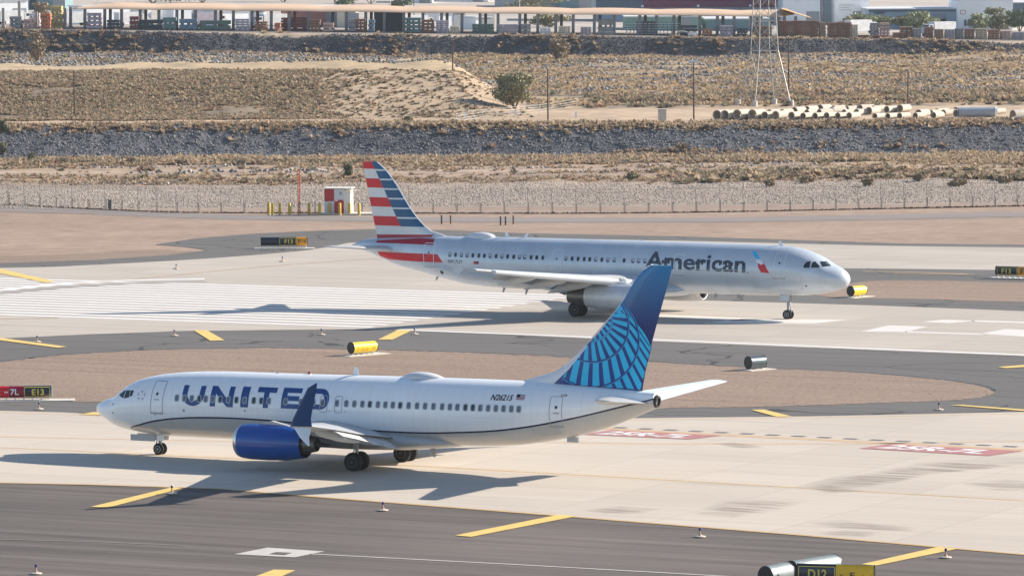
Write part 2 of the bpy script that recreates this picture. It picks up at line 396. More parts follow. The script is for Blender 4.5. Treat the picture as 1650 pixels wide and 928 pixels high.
P_('window_shade', (.52, .53, .54), .5, 0, .05); P_('frame_grey', (.38, .40, .42), .5, .2, .05)
P_('outline', (.36, .38, .42), .5, 0, .05); P_('pale_outline', (.78, .80, .83), .4, 0, .03)
P_('tyre', (.016, .016, .018), .85, 0, .2, 8); P_('rim', (.42, .43, .45), .45, .3, .1, 5); P_('shaded_rim', (.09, .09, .095), .6, .3, .1, 5); P_('strut', (.40, .41, .43), .45, .3, .15, 4)  # the darker rim has the main wheels' shade put into its colour
P_('metal', (.62, .63, .65), .25, .9, .05, 2); P_('dark_metal', (.045, .045, .05), .5, .5, .2, 3); P_('core_metal', (.22, .20, .18), .42, .8, .2, 4)
P_('black', (.012, .012, .014), .5); P_('wing_grey', (.50, .51, .52), .42, .1, .07, .9, panels=.2); P_('flap_grey', (.55, .56, .57), .45, .05, .05, 1.2)
P_('slat_bright', (.70, .71, .72), .35, .1, .04, 1.2); P_('flag_red', (.5, .05, .06), .5); P_('dome_white', (.74, .75, .76), .35); P_('lens_red', (.25, .03, .03), .3); P_('letter_black', (.02, .022, .03), .5)
# ================= blue and white airliner, nearest the camera =================
U = Plane(-24.944, 321.74, 2.6350, 1,
  [(-.40, 2.60), (-.37, 2.72), (-.2, 2.95), (.32, 3.20), (1.04, 3.46), (1.5, 3.80), (2.27, 4.29), (3.26, 4.65), (4.69, 4.93), (6.59, 5.12), (9, 5.22), (15, 5.28), (21, 5.37), (28.8, 5.42), (31.3, 5.40), (33.6, 5.30), (35.2, 5.22), (37.95, 5.06)],
  [(-.40, 2.58), (-.37, 2.48), (-.2, 2.33), (.3, 2.05), (1.56, 1.52), (3.2, 1.29), (5.1, 1.18), (8, 1.18), (13, 1.22), (23, 1.40), (26.1, 1.47), (28.8, 1.64), (30.6, 1.9), (32.4, 2.24), (34.8, 2.9), (36.4, 3.5), (37.95, 4.15)],
  [(-.40, .02), (-.37, .18), (-.2, .42), (.32, .80), (1.04, 1.12), (1.8, 1.37), (2.8, 1.60), (4, 1.76), (5.5, 1.86), (7, 1.88), (25, 1.88), (28, 1.80), (31, 1.5), (34, 1.05), (36.5, .66), (37.95, .42)],
  'white airliner with a blue globe tail and UNITED lettering, taxiing in front', 'airliner', 37.95)
# skin: white above the dark swoosh, grey below
mw = bpy.data.materials.new('two_tone_skin'); mw.use_nodes = True; nt = mw.node_tree; bs = nt.nodes['Principled BSDF']
tc = nd(nt, 'ShaderNodeTexCoord'); sx = nd(nt, 'ShaderNodeSeparateXYZ'); nt.links.new(tc.outputs['Object'], sx.inputs[0])
fc = nd(nt, 'ShaderNodeFloatCurve'); cv = fc.mapping.curves[0]
STR = [(2.55, 1.62), (3.6, 1.93), (4.99, 2.25), (6.6, 2.46), (8.52, 2.58), (12.44, 2.60), (16.5, 2.42), (20.44, 2.25), (23.2, 2.26), (25.59, 2.38), (27.8, 2.55), (29.73, 2.80), (32.59, 3.36), (36.24, 4.27), (38.84, 4.95)]
cv.points[0].location = (0, 0); cv.points[1].location = (1, 5.25/6)
cv.points.new(2.0/40, 1.2/6)
for x, z in STR: cv.points.new(x/40, z/6)
fc.mapping.update()
nt.links.new(mth(nt, 'DIVIDE', sx.outputs[0], -40), fc.inputs[1])
dz = mth(nt, 'SUBTRACT', mth(nt, 'DIVIDE', sx.outputs[2], 6), fc.outputs[0])
nz = noise_n(nt, tc.outputs['Object'], .9, 4)
up = mixc(nt, nz, (.90, .92, .94), (.86, .88, .90)); lo = mixc(nt, nz, (.52, .52, .51), (.46, .46, .45))
isup = mth(nt, 'GREATER_THAN', dz, 0)
c = mixc(nt, isup, lo, up)
band = mth(nt, 'MULTIPLY', mth(nt, 'LESS_THAN', mth(nt, 'ABSOLUTE', dz), .052/6), mth(nt, 'GREATER_THAN', mth(nt, 'MULTIPLY', sx.outputs[0], -1), 2.6))
c = mixc(nt, band, c, (.006, .012, .06))
# skin panel joints, and grime that has run down from them
pj = mth(nt, 'MAXIMUM', mth(nt, 'LESS_THAN', mth(nt, 'FRACT', mth(nt, 'DIVIDE', sx.outputs[0], 1.53)), .014), mth(nt, 'LESS_THAN', mth(nt, 'FRACT', mth(nt, 'DIVIDE', sx.outputs[2], .83)), .022))
c = mixc(nt, mth(nt, 'MULTIPLY', pj, .16), c, (.2, .2, .22))
gm_ = nd(nt, 'ShaderNodeMapping'); gm_.inputs['Scale'].default_value = (3.2, 1, .35); nt.links.new(tc.outputs['Object'], gm_.inputs[0])
c = mixc(nt, 1.0, c, ramp(nt, noise_n(nt, gm_.outputs[0], 1.1, 6, .7), .35, .65, (.95, .945, .935), (1, 1, 1)), 'MULTIPLY')
nt.links.new(c, bs.inputs['Base Color']); bs.inputs['Roughness'].default_value = .25; bs.inputs['Coat Weight'].default_value = .5; bs.inputs['Coat Roughness'].default_value = .08
U.fuselage(mw, -.40)
r_ = U.root
# belly fairing
b = MB(); rs = []
for x, hy, zt, zb in ((12.2, .5, 2.0, 1.5), (13.2, 1.4, 2.1, 1.18), (15, 1.95, 2.3, .98), (18, 2.02, 2.35, .95), (21.5, 1.95, 2.3, 1.05), (24, 1.5, 2.1, 1.28), (25.4, .6, 1.9, 1.45)):
    zc, hz = (zt+zb)/2, (zt-zb)/2; rs.append([(-x, hy*math.cos(2*math.pi*j/32), zc+hz*math.sin(2*math.pi*j/32)) for j in range(32)])
b.loft(rs); b.build('belly_fairing', M['grey_paint'], r_, smooth=True)
# windows
WX = [285, 297, 309, 321, 331.5, 343, 355, 368, 381, 394, 409, 421, 433, 460.5, 485, 505, 520, 543, 558, 571, 584, 596, 609, 621, 633, 645, 658.5, 672, 685, 698.5, 712.5, 725, 737, 750, 762, 774, 786.5, 799, 811.5, 824, 836]
for i, px in enumerate(WX):
    x, z = U.on((px, 641+(px-285)*18/551)); sd = random.random()
    w = U.decal('window', [quad(rrect(x-.155, z-.215, x+.155, z+.215, .11))], M['frame_grey'], off=.016, grid=.1)
    U.decal('pane', [quad(rrect(x-.105, z-.165, x+.105, z+.165, .08))], M['window_pane'] if sd > .12 else M['glass'], parent=w, off=.024, grid=.1)
    # the far side has the same row
for x0, x1, z0, z1, nm in ((4.60, 5.50, 2.72, 4.62, 'cabin_door'), (31.70, 32.48, 2.94, 4.72, 'cabin_door'), (16.52, 17.04, 3.22, 4.22, 'emergency_exit'), (17.53, 18.05, 3.24, 4.24, 'emergency_exit')):
    d = U.decal(nm, [ring_poly(x0, z0, x1, z1, .14, .035)], M['outline'], off=.018)
    if nm == 'cabin_door':
        U.decal('handle', [quad([(x0+.25, z0+.78), (x0+.62, z0+.78), (x0+.62, z0+.84), (x0+.25, z0+.84)])], M['frame_grey'], parent=d, off=.02)
        U.decal('door_window', [quad(rrect(x0+.34, z0+1.06, x0+.5, z0+1.24, .07))], M['glass'], parent=d, off=.02)
        U.decal('sill', [quad([(x0-.02, z0-.06), (x1+.02, z0-.06), (x1+.02, z0+.02), (x0-.02, z0+.02)])], M['frame_grey'], parent=d, off=.02)
# block capitals, drawn as strokes
def glyph(ch, w, h, t):
    if ch == 'U':
        n = 10; o = [(0, h)]; r = w/2; rz = r*.92
        o += [(0, rz)]+[(r-r*math.cos(math.pi*i/n), rz-rz*math.sin(math.pi*i/n)) for i in range(1, n)]+[(w, rz), (w, h), (w-t, h), (w-t, rz)]
        r2 = r-t; rz2 = rz-t*.82
        o += [(r+r2*math.cos(math.pi*i/n), rz-rz2*math.sin(math.pi*i/n)) for i in range(1, n)]+[(t, rz), (t, h)]
        return [o]
    if ch == 'N': return [[(0, 0), (t, 0), (t, h), (0, h)], [(t*.98, h), (w-t*.98-t*.15, 0), (w-t*.98+t*.0, 0), (w-t*.98, t*.35), (t*1.15+t*.0, h)], [(w-t, 0), (w, 0), (w, h), (w-t, h)]]
    if ch == 'I': return [[(0, 0), (t, 0), (t, h), (0, h)]]
    if ch == 'T': return [[(0, h-t*.82), (w, h-t*.82), (w, h), (0, h)], [(w/2-t/2, 0), (w/2+t/2, 0), (w/2+t/2, h-t*.82), (w/2-t/2, h-t*.82)]]
    if ch == 'E':
        k = t*.78; return [[(0, 0), (t, 0), (t, h), (0, h)], [(t, 0), (w, 0), (w, k), (t, k)], [(t, h-k), (w, h-k), (w, h), (t, h)], [(t, h/2-k/2), (w*.92, h/2-k/2), (w*.92, h/2+k/2), (t, h/2+k/2)]]
    if ch == 'D':
        n = 12; r = h/2; o = [(0, 0), (w-r, 0)]+[(w-r+r*math.sin(math.pi*i/n), r-r*math.cos(math.pi*i/n)) for i in range(1, n)]+[(w-r, h), (0, h)]
        k = t*.82; i_ = [(t, k), (t, h-k), (w-r, h-k)]+[(w-r+(r-t)*math.sin(math.pi*i/n), r+(r-k)*math.cos(math.pi*i/n)) for i in range(1, n)]+[(w-r, k)]
        return [o, i_]
h = 1.20
LT = [('U', 292, 328), ('N', 338, 375), ('I', 387, 399.5), ('T', 412, 443), ('E', 452.5, 483), ('D', 497, 529)]
for ch, p0, p1 in LT:
    yb = 653+(p0-292)*.028
    x0, z0 = U.on((p0, yb)); x1, _ = U.on((p1, yb)); w = (x1-x0); t = .36
    if ch == 'I': t = w
    L_ = glyph(ch, w, h, t); polys = []
    if ch == 'D': polys = [tri_poly(L_)]
    else:
        for l in L_: polys.append(tri_poly([l]))
    if ch == 'N':
        polys = [tri_poly([[(0, 0), (t, 0), (t, h), (0, h)]]), tri_poly([[(w-t, 0), (w, 0), (w, h), (w-t, h)]]), tri_poly([[(t, h), (w-t, h*.36), (w-t, 0), (w-t-.06, 0), (t, h*.64)]])]
    polys = [([(x0+a, z0+b_) for a, b_ in v], f) for v, f in polys]
    U.decal('letter', polys, M['letter_blue'], off=.014)
def ptxt(P, txt, a, b, h_, m, bold=.02, off=.01, skew=0, nm='lettering'):
    return P.decal(nm, [place_text(txt, P.on(a), P.on(b), h_, bold, skew)], m, off=off, grid=.15)
ptxt(U, 'N26215', (790, 644.5), (824, 645.5), .34, M['letter_black'], .03, skew=.25, nm='registration')
ptxt(U, '2139', (903, 638.5), (913.5, 639), .13, M['letter_black'], .02)
x, z = U.on((829, 644)); fl = [quad([(x+.08, z), (x+.62, z), (x+.62, z+.32), (x+.08, z+.32)])]
fw = U.decal('flag', fl, M['tail_white'], off=.008); U.decal('canton', [quad([(x+.08, z+.15), (x+.3, z+.15), (x+.3, z+.32), (x+.08, z+.32)])], M['navy'], parent=fw, off=.014)
U.decal('stripes', [quad([(x+(.3 if k > 1 else .08), z+.02+.075*k), (x+.62, z+.02+.075*k), (x+.62, z+.055+.075*k), (x+(.3 if k > 1 else .08), z+.055+.075*k)]) for k in range(4)], M['flag_red'], parent=fw, off=.014)
# five-pointed alliance mark beside the cockpit: five separate darts round a centre
x, z = U.on((227.5, 637)); st_ = []
for k in range(5):
    a = R(90+72*k); c_ = (x+.30*math.cos(a), z+.27*math.sin(a)); e_ = (-math.sin(a), math.cos(a))
    st_.append(quad([(c_[0]+e_[0]*.11, c_[1]+e_[1]*.11), (c_[0]-e_[0]*.11, c_[1]-e_[1]*.11), (c_[0]-math.cos(a)*.12, c_[1]-math.sin(a)*.12)]))
U.decal('emblem', st_, M['outline'], off=.01)
for pts in ([(191.6, 635.7), (200.5, 628.8), (203.3, 628.6), (198.6, 641.4)], [(204.3, 628.6), (210.3, 628.4), (208, 639.6), (199.8, 641.9)], [(211.2, 628.4), (216, 628.6), (213, 637), (209, 639.2)]):
    for sd in (1, -1): U.decal('cockpit_window', [quad([U.on(p) for p in pts])], M['glass'], off=.014, side=sd, grid=.05)
for px, py, w_, m_ in ((250, 668, .05, 'outline'), (296, 661, .09, 'outline'), (394.5, 661.5, .05, 'letter_black'), (531, 662, .04, 'outline'), (556, 663, .04, 'outline'), (182, 651, .05, 'letter_black'), (182, 665, .05, 'letter_black')):
    x, z = U.on((px, py)); U.decal('port', [quad(rrect(x-w_, z-w_, x+w_, z+w_, w_*.9))], M[m_], off=.01)
# antennas, dome, lights
def blade(P, x, zb, h_, c, m, down=False, y=0, sweep=.25):
    s_ = -1 if down else 1; b = MB()
    b.loft([[(-(x), y, z_), (-(x+c_*.5), y+w_, z_), (-(x+c_), y, z_), (-(x+c_*.5), y-w_, z_)] for x, c_, z_, w_ in ((x, c, zb-s_*.1, .05), (x+sweep, c*.45, zb+s_*h_, .02))]); return b.build('antenna', m, P.root)
blade(U, 17.6, 5.28, .52, .55, M['white_paint']); blade(U, 9.55, 1.2, .5, .42, M['frame_grey'], True); blade(U, 22.9, 1.2, .5, .42, M['frame_grey'], True); blade(U, 12.2, 5.2, .12, .3, M['frame_grey'])
def dome(P, x0, x1, zb, h_, wy, m):
    b = MB(); rs = []
    for i in range(13):
        t = i/12; k = max(.03, math.sin(math.pi*t**.85)**.55); rs.append([(-(x0+(x1-x0)*t), wy*k*math.cos(math.pi*j/10), zb-.12+(h_+.12)*k*math.sin(math.pi*j/10)) for j in range(11)])
    b.loft(rs); return b.build('antenna_dome', m, P.root, smooth=True)
dome(U, 21.1, 24.1, 5.33, .36, .62, M['dome_white']); dome(U, 20.95, 24.35, 5.30, .10, .72, M['frame_grey']); b = MB()
b.lathe((-14.7, 0, 5.30), (0, 0, 1), [(0, .12), (.08, .1), (.14, .02)], 10); b.build('beacon_light', M['lens_red'], r_)
# wing, engines
UWS = [(1.2, 14.7, 2.05, 6.9, 1.25, 1.5), (1.9, 15.2, 2.10, 6.3, 1.2, 1.5), (5.4, 17.2, 2.55, 4.3, 1.05, 1.5), (11, 20.4, 3.25, 2.95, .95, 0), (16.6, 23.45, 3.98, 1.60, .95, -1), (17.0, 23.75, 4.05, 1.4, .8, -1)]
for sd in (1, -1):
    w = wing(U, sd, UWS, M['wing_grey'], M['slat_bright'], M['flap_grey'], M['dark_metal'], [(3.9, 2.2, .30, .30), (7.9, 2.3, .30, .38), (10.9, 2.0, .26, .34)], [(2.3, 5.0, 24), (5.7, 11.6, 20)], [])
    # split tip: tall upper blade and a short lower one
    b = MB(); rs = []
    for t, x, z, c_, dy in ((0, 23.75, 4.05, 1.40, 0), (.15, 24.0, 4.5, 1.15, .12), (.5, 24.6, 5.4, .85, .3), (.88, 25.15, 6.25, .58, .45), (1, 25.75, 6.56, .10, .55)):
        rs.append([(-(x+c_*u), sd*(17.0+dy+w_*c_*.55), z) for u, w_ in AF])
    b.loft(rs); b.build('winglet', M['winglet_blue'], w, smooth=True)
    b = MB(); b.loft([[(-(x+c_*u), sd*(17.0+dy+w_*c_*.5), z) for u, w_ in AF] for x, z, c_, dy in ((23.95, 3.98, 1.15, 0), (24.5, 3.45, .6, .25), (25.1, 3.02, .12, .4))]); b.build('lower_winglet', M['white_paint'], w, smooth=True)
    engine(U, sd, sd*4.83, 1.64, 1.05, 12.87, 17.35, 18.45, M['blue'], M['metal'], M['dark_metal'], M['core_metal'], M['grey_paint'], 2.45, .55)
# tail
FU = [(0, 31.0, 5.2, 7.0), ]
def fin_surf_factory(le, te, zb, zt, tk):
    def f(x, z, side=1):
        t = max(0, min(1, (z-zb)/(zt-zb))); a = interp(le, z); e = interp(te, z); u = max(0.0, min(1.0, (x-a)/(e-a)))
        uu = [p[0] for p in AF[:10]][::-1]; ww = [p[1] for p in AF[:10]][::-1]
        w_ = np.interp(u, uu, ww)/.095; return side*max(w_, .02)*(tk[0]+(tk[1]-tk[0])*t)
    return f
def fin(P, le, te, zb, zt, tk, m, name='tail_fin', n=22):
    f = fin_surf_factory(le, te, zb, zt, tk); b = MB(); rs = []
    us = [p[0] for p in AF[:10]]
    for i in range(n+1):
        z = zb+(zt-zb)*i/n; a, e = interp(le, z), interp(te, z)
        rs.append([(-(a+(e-a)*u), f(a+(e-a)*u, z, 1), z) for u in us]+[(-(a+(e-a)*u), f(a+(e-a)*u, z, -1), z) for u in us[::-1][1:-1]])
    b.loft(rs); return b.build(name, m, P.root, smooth=True), f
ule = [(5.0, 27.8), (5.45, 29.3), (5.9, 30.9), (6.15, 31.65), (7.35, 33.15), (9.82, 35.5), (12.25, 37.35), (12.38, 37.75)]
ute = [(5.0, 37.05), (5.4, 37.1), (12.38, 39.05)]
mg = bpy.data.materials.new('fin_gradient'); mg.use_nodes = True; nt = mg.node_tree; bs = nt.nodes['Principled BSDF']
tc = nd(nt, 'ShaderNodeTexCoord'); sx = nd(nt, 'ShaderNodeSeparateXYZ'); nt.links.new(tc.outputs['Object'], sx.inputs[0])
gz = nd(nt, 'ShaderNodeMapRange'); gz.inputs[1].default_value = 8.8; gz.inputs[2].default_value = 13.0; nt.links.new(sx.outputs[2], gz.inputs[0])
cc = ramp(nt, gz.outputs[0], 0, 1, (.002, .018, .15), (.006, .22, .50))
lex = mth(nt, 'ADD', mth(nt, 'MULTIPLY', mth(nt, 'SUBTRACT', sx.outputs[2], 5.45), 1.0), 31.05)   # the white dorsal part in front of the painted fin
wh = mth(nt, 'LESS_THAN', mth(nt, 'MULTIPLY', sx.outputs[0], -1), mth(nt, 'ADD', 31.35, mth(nt, 'MULTIPLY', mth(nt, 'SUBTRACT', sx.outputs[2], 5.3), 1.12)))
wh = mth(nt, 'MULTIPLY', wh, mth(nt, 'LESS_THAN', sx.outputs[2], 7.6))
nt.links.new(mixc(nt, wh, cc, (.74, .755, .775)), bs.inputs['Base Color']); bs.inputs['Roughness'].default_value = .3; bs.inputs['Coat Weight'].default_value = .3
ufin, usf = fin(U, ule, ute, 5.0, 12.38, (.30, .13), mg)
fo = lambda px: U.on(px, lambda x, z: usf(x, z, 1))
LE0, LE1 = fo((993, 498)), fo((896.5, 617.5)); BT = fo((1040, 628)); GT = fo((1052, 571)); 
def clip(bm, co, no):
    bmesh.ops.bisect_plane(bm, geom=bm.verts[:]+bm.edges[:]+bm.faces[:], plane_co=co, plane_no=no, clear_outer=True)
def fin_decal(name, polys_px, m, off, n_sub=None):
    bm = bmesh.new()
    for poly in polys_px:
        vs, fs = tri_poly([[fo(p) for p in poly]])
        bv = [bm.verts.new((v[0], 0, v[1])) for v in vs]
        for f in fs: bm.faces.new([bv[i] for i in f])
    # keep what lies inside the fin: behind the leading edge, ahead of the trailing edge, above the root line
    d = Vector((LE0[0]-LE1[0], 0, LE0[1]-LE1[1])); clip(bm, (LE0[0]+.07, 0, LE0[1]), (-d.z, 0, d.x))
    te = Vector((39.05-37.05, 0, 12.38-5.4)); clip(bm, (37.0, 0, 5.4), (te.z, 0, -te.x))
    e_ = Vector((BT[0]-LE1[0], 0, BT[1]-LE1[1])); clip(bm, (LE1[0], 0, LE1[1]), (e_.z, 0, -e_.x))
    vs = [(v.co.x, v.co.z) for v in bm.verts]; bm.verts.ensure_lookup_table(); fs = [tuple(v.index for v in f.verts) for f in bm.faces]
    bm.verts.index_update(); fs = [tuple(v.index for v in f.verts) for f in bm.faces]; bm.free()
    for sd in (1, -1): U.decal(name, [(vs, fs)], m, parent=ufin, surf=usf, off=off, side=sd, grid=.12)
def arc(c, r, a0, a1, n=28): return [(c[0]+r*math.cos(R(a0+(a1-a0)*i/n)), c[1]-r*math.sin(R(a0+(a1-a0)*i/n))) for i in range(n+1)]
Z7 = lambda x, y: (820+x/2.995, 410+y/2.995)
CS = [((400, 320), 97), ((405, 345), 172), ((400, 412), 227), ((440, 520), 255)]
CS = [(Z7(*c_), r/2.995) for c_, r in CS]
outer = arc(CS[3][0], CS[3][1], -70, 75, 36)
fin_decal('globe', [outer+[(940, 470), (880, 560), (880, 650), (1000, 650)]], M['globe_blue'], .018)
# the bright meridian blocks of each ring, narrowing to a pole above the leading edge
pole = Z7(330, 110)
def ringpt(k, ang):
    if k < 0: c_, r = Z7(385, 285), 40/2.995
    else: c_, r = CS[k]
    return (c_[0]+r*math.cos(R(ang)), c_[1]-r*math.sin(R(ang)))
blocks = []
for k in range(4):
    n = (13, 15, 15, 16)[k]; a0, a1 = (-150, 70) if k < 3 else (-110, 72)
    for i in range(n):
        aa = a0+(a1-a0)*(i+.08*k)/n; ab = aa+(a1-a0)/n*(.50+.05*k); k1 = k-1
        m0 = 3.0 if k else 0
        pts = [ringpt(k1, aa), ringpt(k1, (aa+ab)/2), ringpt(k1, ab), ringpt(k, ab), ringpt(k, (aa+ab)/2), ringpt(k, aa)]
        blocks.append(pts)
fin_decal('globe_meridian', blocks, M['light_blue'], .030)
for k in range(3):
    a = arc(CS[k][0], CS[k][1]+1.1, -170, 80, 40); b_ = arc(CS[k][0], CS[k][1]-1.1, -170, 80, 40)
    fin_decal('globe_arc', [[a[i], a[i+1], b_[i+1], b_[i]] for i in range(40)], M['globe_blue'] if k else M['arc_blue'], .040)
    a = arc(CS[k][0], CS[k][1]+2.4, -170, 80, 40); b_ = arc(CS[k][0], CS[k][1]+1.1, -170, 80, 40)
    fin_decal('globe_arc', [[a[i], a[i+1], b_[i+1], b_[i]] for i in range(40)], M['arc_blue'], .040)
a = arc(CS[3][0], CS[3][1]+.8, -75, 78, 36); b_ = arc(CS[3][0], CS[3][1]-.8, -75, 78, 36)
fin_decal('globe_arc', [[a[i], a[i+1], b_[i+1], b_[i]] for i in range(36)], M['light_blue'], .040)
# thin pale leading edge and horizontal tail
b = MB()
for (z0, x0), (z1, x1) in zip(ule[3:], ule[4:]): b.tube((-x0+.01, 0, z0), (-x1+.01, 0, z1), .045, n=6)
b.build('leading_edge', M['slat_bright'], ufin, smooth=True)
US = [(.3, 34.2, 4.45, 3.4, 1.0, 0), (7.0, 37.7, 5.15, 1.25, .9, 0), (7.18, 38.0, 5.18, .9, .7, 0)]
for sd in (1, -1):
    b = MB(); b.loft(wing_rings(US, sd)); b.build('stabilizer', M['wing_grey'] if sd > 0 else M['white_paint'], r_, smooth=True)
b = MB(); b.lathe((-37.93, 0, 4.55), (-1, 0, -.12), [(0, .40), (.16, .33), (.17, .24), (-.05, .22)], 20); b.build('exhaust_outlet', M['dark_metal'], r_, smooth=True)
b = MB(); b.box((-32.5, 0, 2.12), (.7, .18, .3)); b.build('tail_skid', M['grey_paint'], r_)
# landing gear
g = gear(U, 4.10, 0, .36, .36, .2, .20, 1.5, M['tyre'], M['rim'], M['strut'], 'nose_gear')
for s_ in (-1, 1):
    b = MB(); b.box((-3.1, s_*.38, 1.02), (1.75, .03, .38)); b.build('gear_door', M['grey_paint'], g)
    b = MB(); b.box((-4.3, s_*.30, 1.05), (.5, .03, .34)); b.build('gear_door', M['white_paint'], g)
for sd in (1, -1): gear(U, 19.64, sd*2.86, .56, .56, .38, .43, 2.2, M['tyre'], M['shaded_rim'], M['strut'], 'main_gear')
# ================= silver airliner with striped tail, beyond =================
A = Plane(26.636, 421.49, -.4706, -1,
  [(-.27, 3.30), (-.25, 3.42), (-.12, 3.72), (.21, 4.05), (.65, 4.30), (1.12, 4.52), (1.77, 4.90), (2.57, 5.27), (3.65, 5.62), (4.79, 5.82), (6.48, 5.90), (8.7, 5.93), (14.4, 5.97), (28.5, 6.02), (35.7, 5.98), (42.6, 5.66), (43.9, 5.45), (44.67, 5.12)],
  [(-.27, 3.28), (-.25, 3.12), (-.12, 2.88), (.1, 2.65), (.91, 2.36), (2, 2.14), (3.66, 1.95), (8.07, 1.86), (14.4, 1.86), (26.2, 1.80), (29.7, 1.82), (33.3, 1.99), (35.6, 2.37), (38, 2.92), (40.5, 3.48), (42.97, 4.40), (44.67, 4.92)],
  [(-.27, .02), (-.25, .2), (-.12, .48), (.21, .85), (.65, 1.15), (1.2, 1.42), (2, 1.68), (3, 1.85), (4.5, 1.95), (6, 1.975), (30, 1.975), (33, 1.85), (36, 1.5), (39, 1.05), (42, .6), (43.9, .3), (44.67, .12)],
  'silver airliner with red, white and blue striped tail and American lettering, beyond the blue tail', 'airliner', 44.67)
A.fuselage(M['silver_paint'], -.27); r_ = A.root
ms = [(a, b) for a, b in ()]
b = MB(); rs = []
for x, hy, zt, zb in ((13, .6, 2.6, 2.0), (14.5, 1.6, 2.8, 1.62), (17, 2.15, 3.0, 1.42), (22, 2.2, 3.0, 1.42), (25, 1.9, 2.8, 1.6), (27.5, .7, 2.4, 1.85)):
    zc, hz = (zt+zb)/2, (zt-zb)/2; rs.append([(-x, hy*math.cos(2*math.pi*j/32), zc+hz*math.sin(2*math.pi*j/32)) for j in range(32)])
b.loft(rs); b.build('belly_fairing', M['silver_paint'], r_, smooth=True)
a_ = [560+q/4.853 for q in (800, 845, 890, 935, 980, 1027, 1070, 1115, 1162, 1208, 1252, 1300, 1345, 1385, 1435, 1480, 1527)]+[860+q/4.853 for q in (252, 300, 347, 395, 438, 485, 533, 580, 630, 707, 775, 820, 870)]
a_ += [1049+9.55*i for i in range(4)]+[1122+9.55*i for i in range(9)]
shaded = {0, 2, 3, 7, 9, 12, 13, 17, 22, 24, 25, 27, 28, 29}
for i, px in enumerate(a_):
    x, z = A.on((px, 410.3+(px-725)*.0335)); big = i not in shaded
    if px > 1045: A.decal('window', [quad(rrect(x-.09, z-.14, x+.09, z+.14, .07))], M['letter_black'], off=.02, grid=.1); continue
    w = A.decal('window', [quad(rrect(x-.14, z-.19, x+.14, z+.19, .10))] if px < 1040 else [quad(rrect(x-.10, z-.15, x+.10, z+.15, .08))], M['frame_grey'] if big else M['window_pane'], off=.018, grid=.1)
    A.decal('pane', [quad(rrect(x-.11, z-.16+(0 if big else .13), x+(.11 if big else .075), z+.16, .07))] if px < 1040 else [quad(rrect(x-.08, z-.13, x+.08, z+.13, .06))], M['glass'] if big else M['window_shade'], parent=w, off=.022, grid=.1)
for px0, px1, yb, yt in ((684, 700, 428.5, 391), (889, 905, 438, 402), (1085.5, 1101, 442, 409), (1246.5, 1264, 447, 407)):
    x1, z0 = A.on((px0, yb)); x0, zt = A.on((px1, yb)); z1 = A.on((px0+5, yt))[1]; z0 = A.on((px0, yb))[1]
    d = A.decal('cabin_door', [ring_poly(x0, z0, x1, z1, .14, .05)], M['pale_outline'], off=.018)
    A.decal('door_window', [quad(rrect((x0+x1)/2-.07, z0+(z1-z0)*.55, (x0+x1)/2+.07, z0+(z1-z0)*.63, .05))], M['glass'], parent=d, off=.02)
    A.decal('sill', [quad([(x0-.06, z0-.1), (x1+.06, z0-.1), (x1+.06, z0), (x0-.06, z0)])], M['frame_grey'], parent=d, off=.02)
A.decal('lettering', [place_text('American', A.on((1039, 432)), A.on((1201, 439.5)), 1.34, .022)], M['letter_slate'], off=.012)
ptxt(A, 'N917UY', (722, 423.9), (745.5, 424.7), .30, M['letter_slate'], .01, nm='registration')
A.decal('stripe_line', [strip([A.on((x, 433.5+(x-1110)*.026)) for x in range(1112, 1230, 6)], .022)], M['pale_outline'], off=.022)
A.decal('logo_upper', [quad([A.on(p) for p in ((1211.5, 405), (1218, 405.5), (1224.5, 416.5), (1218.5, 417))])], M['light_blue'], off=.01)
A.decal('logo_lower', [quad([A.on(p) for p in ((1221.5, 425), (1226, 421), (1231, 423.5), (1239.5, 440), (1226, 439), (1221.3, 430))])], M['tail_red'], off=.01)
A.decal('logo_middle', [quad([A.on(p) for p in ((1217.5, 417.5), (1226, 419), (1231, 425), (1226, 427), (1222.5, 424), (1219, 423))])], M['pale_outline'], off=.014)
x, z = A.on((763, 425.5)); fw = A.decal('flag', [quad([(x-.5, z), (x, z), (x, z+.24), (x-.5, z+.24)])], M['flag_red'], off=.008)
A.decal('canton', [quad([(x-.5, z+.1), (x-.28, z+.1), (x-.28, z+.24), (x-.5, z+.24)])], M['navy'], parent=fw, off=.014)
Z3 = lambda x, y: (1100+x/4.853, 360+y/4.853)
for pts in ([(945, 347), (948, 325), (972, 300), (1003, 293), (992, 347)], [(1006, 346), (1016, 303), (1038, 297), (1076, 338), (1060, 345)], [(1074, 296), (1130, 297), (1163, 333), (1094, 338)]):
    for sd in (-1, 1): A.decal('cockpit_window', [tri_poly([[A.on(Z3(*p)) for p in pts]])], M['glass'], off=.016, side=sd, grid=.05)
for q, w_ in (((1299, 461), .07), ((1292, 465), .04), ((712, 439), .16), ((1205, 440), .05)):
    x, z = A.on(q); A.decal('port', [quad(rrect(x-w_, z-w_, x+w_, z+w_, w_*.9))], M['letter_black'], off=.01)
blade(A, 30.0, 6.0, .42, .45, M['white_paint'], sweep=.3); blade(A, 28.6, 5.98, .40, .4, M['white_paint'], sweep=-.3); blade(A, 5.4, 5.84, .42, .4, M['white_paint'], sweep=.3)
blade(A, 9.2, 1.85, .35, .35, M['frame_grey'], True); blade(A, 11.2, 1.85, .35, .35, M['frame_grey'], True); blade(A, 28.3, 1.8, .45, .3, M['frame_grey'], True); blade(A, 30.4, 1.85, .4, .3, M['frame_grey'], True); blade(A, 36.6, 2.6, .3, .3, M['frame_grey'], True)
dome(A, 31.3, 34.3, 5.98, .40, .6, M['dome_white'])
